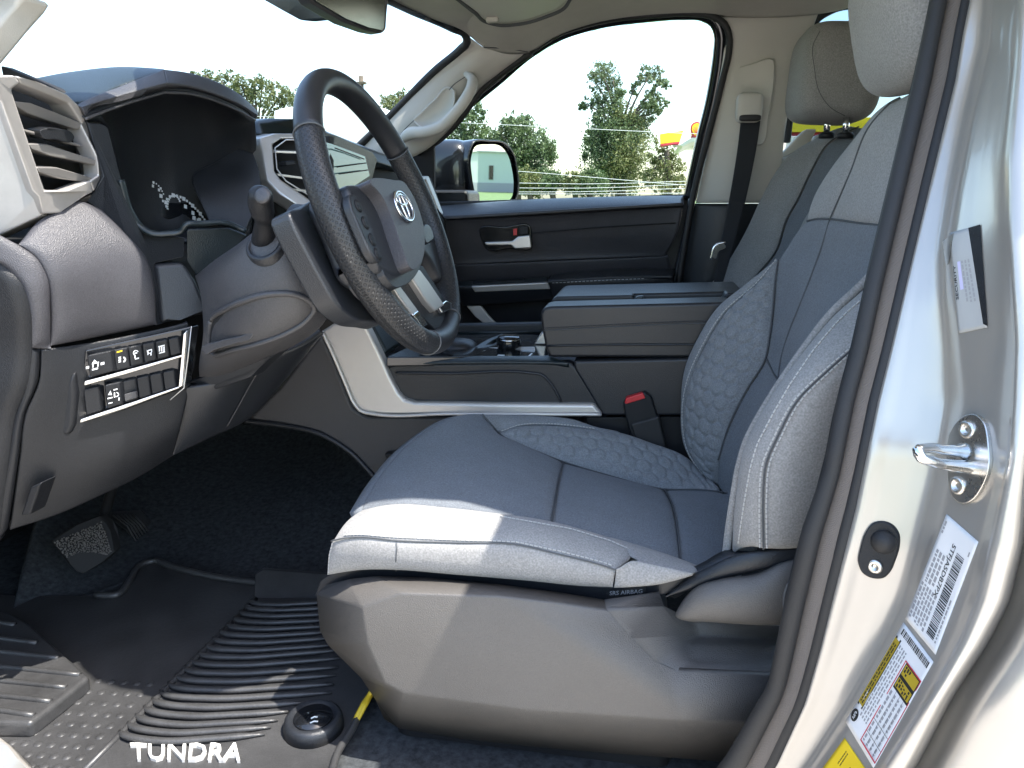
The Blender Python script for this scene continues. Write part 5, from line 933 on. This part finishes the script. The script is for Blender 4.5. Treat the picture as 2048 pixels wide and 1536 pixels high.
slab('tunnel_side', M['column'], cc, pts([(560, 772, 1.45), (642, 664, 1.45), (668, 720, 1.45), (706, 815, 1.45), (732, 832, 1.45), (1000, 834, 1.45), (1000, 940, 1.45), (752, 960, 1.45), (700, 905, 1.45), (640, 868, 1.45), (560, 850, 1.45), (490, 842, 1.45)]), .34, .01)
tube('tunnel_edge', M['plast2'], cc, smooth([(490, 842, 1.448), (560, 850, 1.448), (640, 868, 1.448), (700, 904, 1.448), (752, 958, 1.448)], 40), .006, 8)
slab('pad_tab', M['plast'], cc, pts([(768, 908, 1.43), (800, 905, 1.43), (790, 918, 1.43), (772, 918, 1.43)]), .02, .003)
slab('armrest_lid', M['leather'], cc, pts([(1080, 628, 1.44), (1086, 616, 1.44), (1100, 613, 1.44), (1460, 604, 1.44), (1490, 640, 1.44), (1490, 716, 1.44), (1100, 715, 1.44), (1092, 700, 1.44), (1084, 662, 1.44)]), .085, .011, seg=4)
tube('lid_seam', M['seam'], cc, smooth([(1088, 661, 1.4385), (1200, 655, 1.4385), (1330, 649, 1.4385), (1480, 644, 1.4385)], 40), .0011, 6)
stitches('lid_stitching', M['threadd'], cc, smooth([(1088, 657, 1.437), (1200, 651, 1.437), (1330, 645, 1.437), (1480, 640, 1.437)], 60), step=.008, ln=.006)
tube('lid_edge', M['plast2'], cc, smooth([(1096, 692, 1.437), (1200, 690, 1.437), (1480, 690, 1.437)], 20), .002, 6)
slab('armrest_lid', M['leather'], cc, pts([(1101, 608, 1.545), (1104, 598, 1.545), (1114, 593, 1.545), (1266, 590, 1.545), (1272, 604, 1.545), (1446, 600, 1.545), (1452, 586, 1.545), (1490, 585, 1.545), (1490, 660, 1.545), (1104, 660, 1.545)]), .045, .005, seg=3)
slab('armrest_lid', M['leather'], cc, pts([(1104, 598, 1.592), (1114, 590, 1.592), (1490, 582, 1.592), (1490, 650, 1.592), (1104, 650, 1.592)]), .19, .008, seg=3)
slab('lid_tray', M['teal'], cc, pts([(1266, 601, 1.54), (1274, 593, 1.54), (1288, 592, 1.54), (1288, 607, 1.54), (1266, 608, 1.54)]), .02, .004)
# buckle
bk = thing('seat_belt_buckle', 'black seat belt buckle with red release button beside the seat', 'buckle', P(1300, 880, 1.42))
slab('buckle_body', M['plast'], bk, pts([(1246, 808, 1.415), (1256, 796, 1.415), (1290, 784, 1.415), (1303, 794, 1.415), (1330, 880, 1.415), (1264, 880, 1.415), (1250, 830, 1.415)]), .022, .004)
slab('release_button', M['red'], bk, pts([(1249, 806, 1.412), (1252, 796, 1.412), (1286, 786, 1.412), (1291, 797, 1.412), (1252, 809, 1.412)]), .016, .003)
slab('stalk_sleeve', M['rubber'], bk, pts([(1260, 848, 1.411), (1318, 832, 1.411), (1334, 900, 1.411), (1276, 900, 1.411)]), .03, .005)
# ------------------------------------------------------------------ mirror inside
im = thing('rear_view_mirror', 'rear view mirror with dark housing at top of the windscreen', 'mirror', P(700, 20, 1.45))
def RM(c, e=0): return np.array([P(x, y, 1.36 + (x - 625) * .00128 + e) for x, y in c])
slab('housing', M['column'], im, RM([(590, -60), (785, -60), (776, 26), (774, 60), (766, 67), (740, 62), (690, 44), (626, 6), (612, -12)], .004), .035, .010, d=(-.9, .4, 0), seg=4)
slab('mirror_glass', M['rvm'], im, RM([(622, -60), (770, -60), (771, 24), (769, 56), (763, 62), (738, 57), (692, 39), (632, 3), (622, -8)], 0), .006, .002, d=(-.9, .4, 0))
slab('sensor_cover', M['teal'], im, pts([(570, -40, 1.60), (640, -40, 1.60), (690, 30, 1.60), (680, 40, 1.60), (650, 38, 1.60), (610, 16, 1.60), (575, -4, 1.60)]), .06, .012, d=(-1, .2, 0), seg=3)
# ------------------------------------------------------------------ pedals and floor mat
bpd = thing('brake_pedal', 'wide brake pedal with a knurled rubber pad', 'pedal', P(170, 1120, 1.25))
pd4 = [(100, 1082, 1.22), (150, 1050, 1.25), (198, 1032, 1.28), (214, 1044, 1.29), (222, 1062, 1.29), (232, 1104, 1.27), (200, 1130, 1.24), (166, 1150, 1.21), (152, 1144, 1.21), (128, 1118, 1.21)]
slab('pad', M['dark'], bpd, pts(pd4), .02, .005, seg=3)
V, f = [], []; rg = random.Random(5)
for i in range(480):
    s, t = ((i % 24) + rg.uniform(.1, .9)) / 24, ((i // 24) + rg.uniform(.1, .9)) / 20; c = np.array([(108, 1083), (205, 1042), (226, 1102), (162, 1143)], float)
    x, y = (1-s)*(1-t)*c[0] + s*(1-t)*c[1] + s*t*c[2] + (1-s)*t*c[3]; p = P(x, y, 1.2 + (x - 100)*.0005 - (y - 1082)*.0001 + .006); p[1] -= .003
    r = rg.uniform(.0014, .0026); k = len(V); V += [p + np.array([r, 0, 0]), p + np.array([0, 0, r]), p + np.array([-r, 0, 0]), p + np.array([0, 0, -r]), p + np.array([0, -.003, .0006])]
    f += [(k, k+1, k+4), (k+1, k+2, k+4), (k+2, k+3, k+4), (k+3, k, k+4)]
o = mesh('pad_studs', V, f, M['slat'], bpd, False); o['kind'] = 'stuff'
tube('pedal_arm', M['dark'], bpd, smooth([(205, 1045, 1.30), (230, 960, 1.38), (260, 880, 1.45)], 12), .011, 10)
apd = thing('accelerator_pedal', 'ribbed black accelerator pedal right of the brake pedal', 'pedal', P(265, 1060, 1.45))
slab('pad', M['matrub'], apd, pts([(212, 1030, 1.44), (270, 1026, 1.50), (292, 1048, 1.50), (300, 1064, 1.50), (282, 1090, 1.46), (274, 1092, 1.45), (252, 1060, 1.44)]), .02, .004, seg=3)
for k in range(6):
    s = k / 5; tube('pad_rib', M['column'], apd, np.array([P(226 + 8*k, 1031 - k*.6, 1.432 + .010*k), P(255 + 6*k, 1052 - 1.0*k, 1.432 + .010*k), P(276 + 4.2*k, 1089 - 5*k, 1.44 + .009*k)]), .0018, 6)
fm = thing('floor_mat', 'black rubber floor mat with moulded ribs, round fixing and lettering', 'floor mat', Pz(400, 1350, 0))
MZ = .010
mo_ = [(-260, 1430), (-120, 1180), (30, 1190), (190, 1190), (232, 1190), (260, 1160), (285, 1128), (306, 1122), (340, 1132), (420, 1152), (505, 1164), (640, 1172), (720, 1250), (752, 1370), (740, 1386), (700, 1466), (678, 1500), (660, 1560), (300, 1566), (60, 1528), (20, 1500), (-10, 1470), (-100, 1440)]
slab('mat_base', M['matrub'], fm, np.array([Pz(x, y, MZ) for x, y in mo_]), .012, .004, d=(0, 0, -1))
tube('mat_edge', M['matrub'], fm, catmull(np.array([Pz(x, y, MZ + .006) for x, y in mo_[3:12]]), np.linspace(0, 1, 60)), .007, 8)
tube('mat_edge', M['matrub'], fm, catmull(np.array([Pz(x, y, MZ + .006) for x, y in mo_[13:18]]), np.linspace(0, 1, 30)), .006, 8)
slab('heel_wall', M['matrub'], fm, np.array([Pz(508, 1196, MZ), Pz(510, 1150, MZ + .02), Pz(525, 1140, MZ + .03), Pz(660, 1150, MZ + .03), Pz(660, 1196, MZ)]), .012, .003, d=(-.3, 1, 0))
Lr = lambda s: (505 - 262*s, 1205 + 262*s)
rr_ = [(660, 1204), (660, 1216), (660, 1228), (660, 1240), (660, 1252), (660, 1264), (664, 1276), (668, 1290), (680, 1300), (682, 1316), (677, 1334), (672, 1350), (668, 1368), (663, 1385), (612, 1405), (578, 1423), (556, 1440), (542, 1454), (530, 1468)]
nr = len(rr_)
for k in range(nr):
    s = (k / (nr - 1)) ** 1.15; a = Lr(s); b_ = rr_[k]
    pth = [Pz(a[0] - 4, a[1] - 6, MZ + .001), Pz(a[0], a[1], MZ + .004), Pz(a[0]*.72 + b_[0]*.28, (a[1]*.72 + b_[1]*.28) + 5 + 10*s, MZ + .005), Pz(a[0]*.35 + b_[0]*.65, a[1]*.35 + b_[1]*.65 + 6*s + 3, MZ + .005), Pz(b_[0], b_[1], MZ + .003)]
    tube('mat_rib', M['matrub'], fm, catmull(np.array(pth), np.linspace(0, 1, 20)), np.interp(np.linspace(0, 1, 20), [0, .12, .85, 1], [.002, .0065, .006, .002]), 8, flat=.8)
slab('foot_rest', M['matrub'], fm, np.array([Pz(x, y, MZ + .026) for x, y in [(-260, 1215), (20, 1222), (60, 1246), (180, 1352), (120, 1400), (60, 1446), (-260, 1440)]]), .03, .008, d=(0, 0, -1), seg=3)
for x1, y1, y0 in ((38, 1250, 1238), (82, 1286, 1272), (125, 1316, 1300), (168, 1350, 1330), (140, 1375, 1358), (110, 1403, 1388), (76, 1431, 1416)):
    tube('mat_rib', M['matrub'], fm, catmull(np.array([Pz(-180, y0 - 8, MZ + .027), Pz(-40, y0, MZ + .027), Pz(x1 - 8, y1, MZ + .026)]), np.linspace(0, 1, 12)), .005, 8)
tube('rib_border', M['matrub'], fm, np.array([Pz(512, 1198, MZ), Pz(380, 1330, MZ + .001), Pz(236, 1474, MZ), Pz(150, 1560, MZ)]), .005, 8)
V, f = [], []
for i in range(11):
    for j in range(9):
        x, y = 92 + i*26 + j*2 - (j*22), 1356 + j*21 + i*1.5
        lx = 505 - (y - 1205) - 22
        if x > lx or x < 20 + max(0, (1445 - y))*.9 or y > 1545: continue
        c = Pz(x, y, MZ); k = len(V); n = 8
        for rr2, hh in ((.007, 0), (.005, .0014), (.002, .002)):
            for m_ in range(n): V.append(c + np.array([rr2*math.cos(2*math.pi*m_/n), rr2*math.sin(2*math.pi*m_/n), hh]))
        f += [tuple(k + q_ for q_ in fc) for fc in gridfaces(3, n, True)] + [tuple(range(k + 16, k + 24))]
o = mesh('mat_dimples', V, f, M['matrub'], fm); o['kind'] = 'stuff'
rt_ = Pz(628, 1456, MZ)
lathe('fixing_ring', M['plast2'], fm, rt_, (0, 0, 1), [(.046, 0), (.043, .018), (.036, .024), (.032, .018), (.001, .016)], 44)
lathe('fixing_cap', M['gloss'], fm, rt_, (0, 0, 1), [(.001, .016), (.030, .016), (.029, .021), (.001, .022)], 40)
for a, b_ in (((622, 1437), (635, 1434)), ((620, 1446), (636, 1443))): tube('fixing_mark', M['white'], fm, np.array([Pz(*a, MZ + .0225), Pz((a[0]+b_[0])/2, (a[1]+b_[1])/2 - 2, MZ + .0235), Pz(*b_, MZ + .0225)]), .0012, 6)
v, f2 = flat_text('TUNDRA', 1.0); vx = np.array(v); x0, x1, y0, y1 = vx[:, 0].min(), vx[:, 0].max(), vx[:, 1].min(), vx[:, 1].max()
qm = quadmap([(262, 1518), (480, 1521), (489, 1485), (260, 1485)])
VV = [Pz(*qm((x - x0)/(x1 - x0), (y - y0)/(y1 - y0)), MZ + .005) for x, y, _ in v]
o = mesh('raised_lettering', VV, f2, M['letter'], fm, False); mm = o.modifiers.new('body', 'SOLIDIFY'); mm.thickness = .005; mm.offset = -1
ys_ = thing('yellow_strap', 'frayed yellow strap hanging between floor mat and seat base', 'strap', Pz(720, 1440, 0))
for k in range(7):
    x = rg.uniform(-3, 3); tube('strand', M['strap'], ys_, smooth([(743 + x*.4, 1384, .955 - k*.002), (728 + x, 1410, .95), (712 + x*1.6, 1440, .935), (698 + x*2, 1478 - k*3, .915)], 14), np.interp(np.linspace(0, 1, 14), [0, .3, 1], [.004, .0045, .0012]), 6)
# ------------------------------------------------------------------ outside
def tree(name, label, blobs, D, trunk, mats, leaf=.16, dens=1.0, seed=1, group='trees beyond the road', cat='tree', spread=1.0):
    rg_ = np.random.default_rng(seed)
    base = P(trunk[0], trunk[1], D); base[2] = -.62
    t = thing(name, label, cat, base, group); sc = D / F * 1.0
    top = P(*trunk[2:4], D) if len(trunk) > 3 else base + np.array([0, 0, 2])
    tr_v = [base, base*.5 + top*.5 + np.array([.1, 0, 0]), top]
    tube('trunk', M['bark'], t, catmull(np.array(tr_v), np.linspace(0, 1, 12)), np.linspace(.022*D*.35, .008*D*.3, 12), 8)
    for kind in sorted(set(b[3] for b in blobs)):
        C_, N_ = [], []
        for (px, py, r, kd) in blobs:
            if kd != kind: continue
            rad = r * sc * 1.14; c = P(px, py, D + rg_.uniform(-.6, .6) * rad); n = int(dens * 52.0 * (rad / leaf) ** 2) + 8
            sub = rg_.normal(size=(max(5, n // 26), 3)); sub /= np.linalg.norm(sub, axis=1, keepdims=True); sub *= (rg_.random((len(sub), 1)) ** .5) * rad * .95
            k = rg_.integers(0, len(sub), n); C_.append(c + sub[k] + rg_.normal(size=(n, 3)) * rad * .13 * spread)
            if r > 14 and kind == blobs[0][3]: pass
        C_ = np.concatenate(C_); n = len(C_); a = rg_.normal(size=(n, 3)); a /= np.linalg.norm(a, axis=1, keepdims=True); b2 = np.cross(a, rg_.normal(size=(n, 3))); b2 /= np.linalg.norm(b2, axis=1, keepdims=True)
        s = leaf * .44 * rg_.uniform(.6, 1.3, (n, 1)); v = np.stack([C_ - a*s*.8, C_ + b2*s*.42, C_ + a*s*.8, C_ - b2*s*.42], 1).reshape(-1, 3)
        me = bpy.data.meshes.new('crown'); me.vertices.add(4*n); me.vertices.foreach_set('co', (v - origin(t)).ravel()); me.loops.add(4*n); me.loops.foreach_set('vertex_index', np.arange(4*n)); me.polygons.add(n); me.polygons.foreach_set('loop_start', np.arange(n)*4); me.polygons.foreach_set('loop_total', np.full(n, 4)); me.update(calc_edges=True)
        link('crown', me, t, M[mats[kind]], False)
    V = []
    for (px, py, r, kd) in blobs:
        if r < 12: continue
        e = P(px, py, D); s0 = top*.75 + base*.25 if py < trunk[1] - 40 else base*.4 + top*.6
        tube('limb', M['bark'], t, catmull(np.array([s0, s0*.45 + e*.55 + np.array([0, 0, .03*D*.3]), e]), np.linspace(0, 1, 8)), np.linspace(.0022*D, .0007*D, 8), 5)
    return t
tall = [(1235, 262, 46, 0), (1222, 300, 52, 0), (1245, 235, 30, 1), (1212, 338, 46, 0), (1268, 270, 34, 1), (1262, 322, 46, 1), (1240, 360, 40, 0), (1188, 292, 24, 0), (1205, 250, 26, 0), (1198, 205, 24, 0), (1172, 208, 14, 0), (1160, 212, 8, 0),
        (1206, 150, 24, 0), (1190, 162, 16, 0), (1226, 160, 18, 0), (1240, 182, 12, 0), (1230, 200, 20, 0), (1180, 280, 12, 0), (1178, 262, 9, 0), (1172, 305, 10, 0), (1170, 318, 5, 0),
        (1300, 150, 18, 0), (1316, 144, 10, 0), (1284, 156, 10, 0), (1322, 165, 14, 0), (1270, 172, 12, 0), (1268, 190, 8, 0), (1302, 190, 14, 0), (1318, 200, 16, 0), (1330, 205, 8, 0), (1296, 214, 16, 0), (1312, 226, 14, 0), (1288, 238, 18, 0), (1300, 205, 16, 0), (1336, 172, 6, 0)]
tree('tall_tree', 'tall ragged tree with a split top filling the middle of the side window', tall, 34, (1240, 392, 1240, 220), ['leaf', 'leafy'], .16, 1.35, 1)  # second, yellower leaf colour paints the sunlit front of the crown
tree('slender_tree', 'small yellowish tree right of the tall ragged tree', [(1322, 285, 14, 0), (1335, 308, 22, 0), (1322, 335, 24, 0), (1346, 340, 22, 0), (1355, 365, 20, 0), (1325, 368, 26, 0), (1306, 318, 14, 0), (1300, 350, 20, 0)], 30, (1330, 392, 1335, 300), ['leafy'], .15, 1.1, 2)
tree('round_tree', 'broad round green tree directly behind the door mirror', [(1010, 262, 26, 0), (1040, 262, 30, 0), (985, 285, 30, 0), (1020, 300, 40, 0), (1062, 290, 36, 0), (1088, 285, 24, 0), (1096, 306, 22, 0), (1110, 308, 12, 0), (1060, 330, 40, 0), (1085, 345, 26, 0), (1030, 345, 40, 0), (985, 330, 34, 0), (1100, 300, 12, 0), (1055, 250, 14, 0), (1022, 248, 14, 0)], 32, (1030, 392, 1030, 300), ['leaf'], .17, 1.3, 3)
tree('pillar_tree', 'green tree between the windscreen pillar and the door mirror', [(955, 222, 18, 0), (935, 238, 20, 0), (968, 235, 12, 0), (920, 262, 22, 0), (950, 258, 26, 0), (900, 275, 18, 0), (885, 290, 16, 0), (880, 318, 18, 0), (925, 285, 26, 0), (900, 310, 22, 0), (940, 310, 28, 0), (872, 345, 18, 0)], 30, (915, 392, 930, 270), ['leaf'], .16, 1.25, 4)
for i, (x, r, lab) in enumerate(((1105, 22, 'low bush between the round tree and the tall tree'), (1150, 20, 'pale low bush left of the tall tree'), (1180, 26, 'bush at the foot of the tall tree'), (1060, 24, 'low bush right of the door mirror glass'))):
    tree('roadside_bush', lab, [(x + dx, 372 - dy, r * k, 0) for dx, dy, k in ((-r*.7, 0, .8), (r*.6, 2, .8), (0, r*.7, .8), (r*.2, 0, 1), (-r*.3, 10, .9))], 28, (x, 392, x, 380), ['leaf' if i % 2 == 0 else 'leafy'], .13, 1.2, 10 + i, 'low bushes along the road', 'bush')
hedge = [(390, 152, 12, 0), (410, 150, 14, 0), (440, 160, 18, 0), (460, 152, 12, 0), (480, 165, 20, 0), (510, 160, 16, 0), (525, 175, 20, 0), (545, 178, 16, 0), (565, 190, 18, 0), (585, 195, 20, 0), (500, 190, 26, 0), (540, 210, 26, 0), (575, 222, 24, 0), (470, 190, 26, 0), (430, 185, 26, 0), (400, 180, 24, 0), (600, 215, 22, 0), (560, 245, 30, 0), (610, 250, 30, 0)]
tree('far_tree', 'pale green spreading tree seen over the dashboard hood', hedge, 26, (520, 300, 510, 210), ['leafp'], .13, 1.2, 20, 'trees seen through the windscreen')
tree('far_tree', 'pale green tree touching the windscreen pillar', [(775, 205, 18, 0), (800, 192, 16, 0), (790, 215, 18, 0), (765, 222, 16, 0), (818, 186, 10, 0), (780, 235, 20, 0), (810, 212, 16, 0), (755, 240, 12, 0)], 28, (790, 300, 790, 230), ['leafp'], .13, 1.2, 21, 'trees seen through the windscreen')
po = thing('utility_pole', 'thin utility pole seen inside the steering wheel', 'pole', P(728, 300, 40))
pb, pt_ = P(730, 300, 40), P(722, 152, 40); pb[2] = -.62; pb[0] = pt_[0]; tube('pole', M['bark'], po, np.array([pb, pt_]), .13, 8); box('crossarm', M['bark'], po, pt_ - np.array([0, 0, .35]), (.5, .3, .12), bevel=.01); box('transformer', M['wire'], po, pt_ - np.array([0, 0, .9]), (.28, .3, .5), bevel=.05)
wf = thing('window_lines', 'pale thin lines sagging across the trees behind the side window', 'cable', P(1200, 360, 16))
for a, b_, c in (((1030, 342), (1200, 356), (1390, 372)), ((1030, 366), (1200, 368), (1390, 362)), ((1030, 376), (1200, 376), (1390, 368)), ((1030, 384), (1200, 383), (1390, 376)), ((1030, 388), (1200, 388), (1390, 386)), ((930, 246), (1180, 258), (1400, 268))):
    tube('cable', M['wire'], wf, catmull(np.array([P(a[0] - 700, a[1] - 20, 15), P(*a, 15), P(*b_, 15), P(*c, 15), P(c[0] + 900, c[1] + 10, 15)]), np.linspace(0, 1, 24)), .006, 5)  # pale thin tubes drawn across the side window view
rwc = thing('window_lines', 'two thin dark cables crossing the blue rear window', 'cable', P(1790, 100, 14))
for a, b_ in (((1700, 120), (1850, 92)), ((1700, 140), (1850, 108))): tube('cable', M['rubber'], rwc, np.array([P(a[0] - 60, a[1] + 11, 14), P(*a, 14), P(*b_, 14), P(b_[0] + 900, b_[1] - 160, 14)]), .009, 5)
gs = thing('station_canopy', 'filling station canopy with yellow and red fascia behind the headrest', 'canopy', P(1600, 300, 18))
slab('fascia', M['yellow'], gs, pts([(1384, 246, 18), (1560, 240, 17), (2050, 225, 14), (2050, 262, 14), (1560, 264, 17), (1384, 268, 18)]), .5, .02)
slab('red_band', M['redp'], gs, pts([(1384, 268.5, 17.98), (1560, 264.5, 16.98), (2050, 262.5, 13.98), (2050, 270, 13.98), (1560, 271, 16.98), (1384, 273, 17.98)]), .5, .01)
slab('soffit', M['whitewall'], gs, pts([(1356, 290, 18.05), (1384, 275, 18.05), (2050, 271, 14.05), (2050, 278, 14.05), (1384, 284, 18.05), (1366, 293, 18.05)]), 3.0, .02)
slab('shop_wall', M['wall'], gs, pts([(1400, 280, 24), (2400, 280, 22), (2400, 420, 22), (1400, 420, 24)]), 2.0, .02)
for x in (1480, 1900): box('column', M['whitewall'], gs, (P(x, 300, 18)[0], 18.6, .35), (.3, .3, 2.1), bevel=.02)
slab('fascia_end', M['yellow'], gs, pts([(1320, 268, 20), (1367, 261, 20), (1360, 283, 20), (1321, 288, 20)]), .4, .01)
slab('red_band', M['redp'], gs, pts([(1321, 288.4, 20), (1360, 283.4, 20), (1359, 287, 20), (1321, 292, 20)]), .4, .01)
slab('soffit', M['whitewall'], gs, pts([(1345, 291, 20.1), (1362, 288, 20.1), (1420, 288, 18.6), (1420, 294, 18.6), (1362, 293, 20.1)]), .5, .01)
es = thing('shell_sign', 'yellow and red scallop shell emblem at the window frame edge', 'sign', P(1388, 260, 17))
shp = [(1394 + 13*math.cos(R(a))*(1 if abs(a - 90) > 20 else .6), 258 - 15*math.sin(R(a))*1.0) for a in np.linspace(-50, 230, 26)] + [(1388, 274), (1400, 274)]
shp2 = [(1394 + (x - 1394)*.78, 259 + (y - 259)*.78) for x, y in shp]
slab('red_rim', M['redp'], es, pts([(x, y, 17) for x, y in shp]), .10, .005); slab('yellow_shell', M['yellow'], es, pts([(x, y, 16.97) for x, y in shp2]), .03, .004)
for a in (30, 60, 90, 120, 150): tube('red_ray', M['redp'], es, np.array([P(1394, 270, 16.955), P(1394 + 9*math.cos(R(a)), 262 - 10*math.sin(R(a)), 16.955)]), .006, 5)
# what the door mirror shows: lawn, low building, white pickup
bd = thing('metal_building', 'pale green metal building reflected in the door mirror', 'building', (88, 22, -.6))
box('walls', M['wall'], bd, (88, 22.0, 1.5), (14, 7.6, 4.3), bevel=.02); box('plinth', M['grey'], bd, (88, 22.0, -.1), (14.1, 7.7, 1.0), bevel=.01); box('window', M['gloss'], bd, (80.96, 19.7, 1.5), (.06, .5, 1.5), bevel=.01); box('roof', M['wire'], bd, (88, 22.0, 3.72), (14.4, 7.9, .15), bevel=.02)
ww = thing('low_building', 'low white building beyond the windscreen behind the steering wheel', 'building', P(640, 300, 22))
slab('wall', M['whitewall'], ww, pts([(548, 222, 22), (575, 214, 22), (760, 214, 22), (770, 300, 22), (548, 300, 22)]), 3.0, .02)
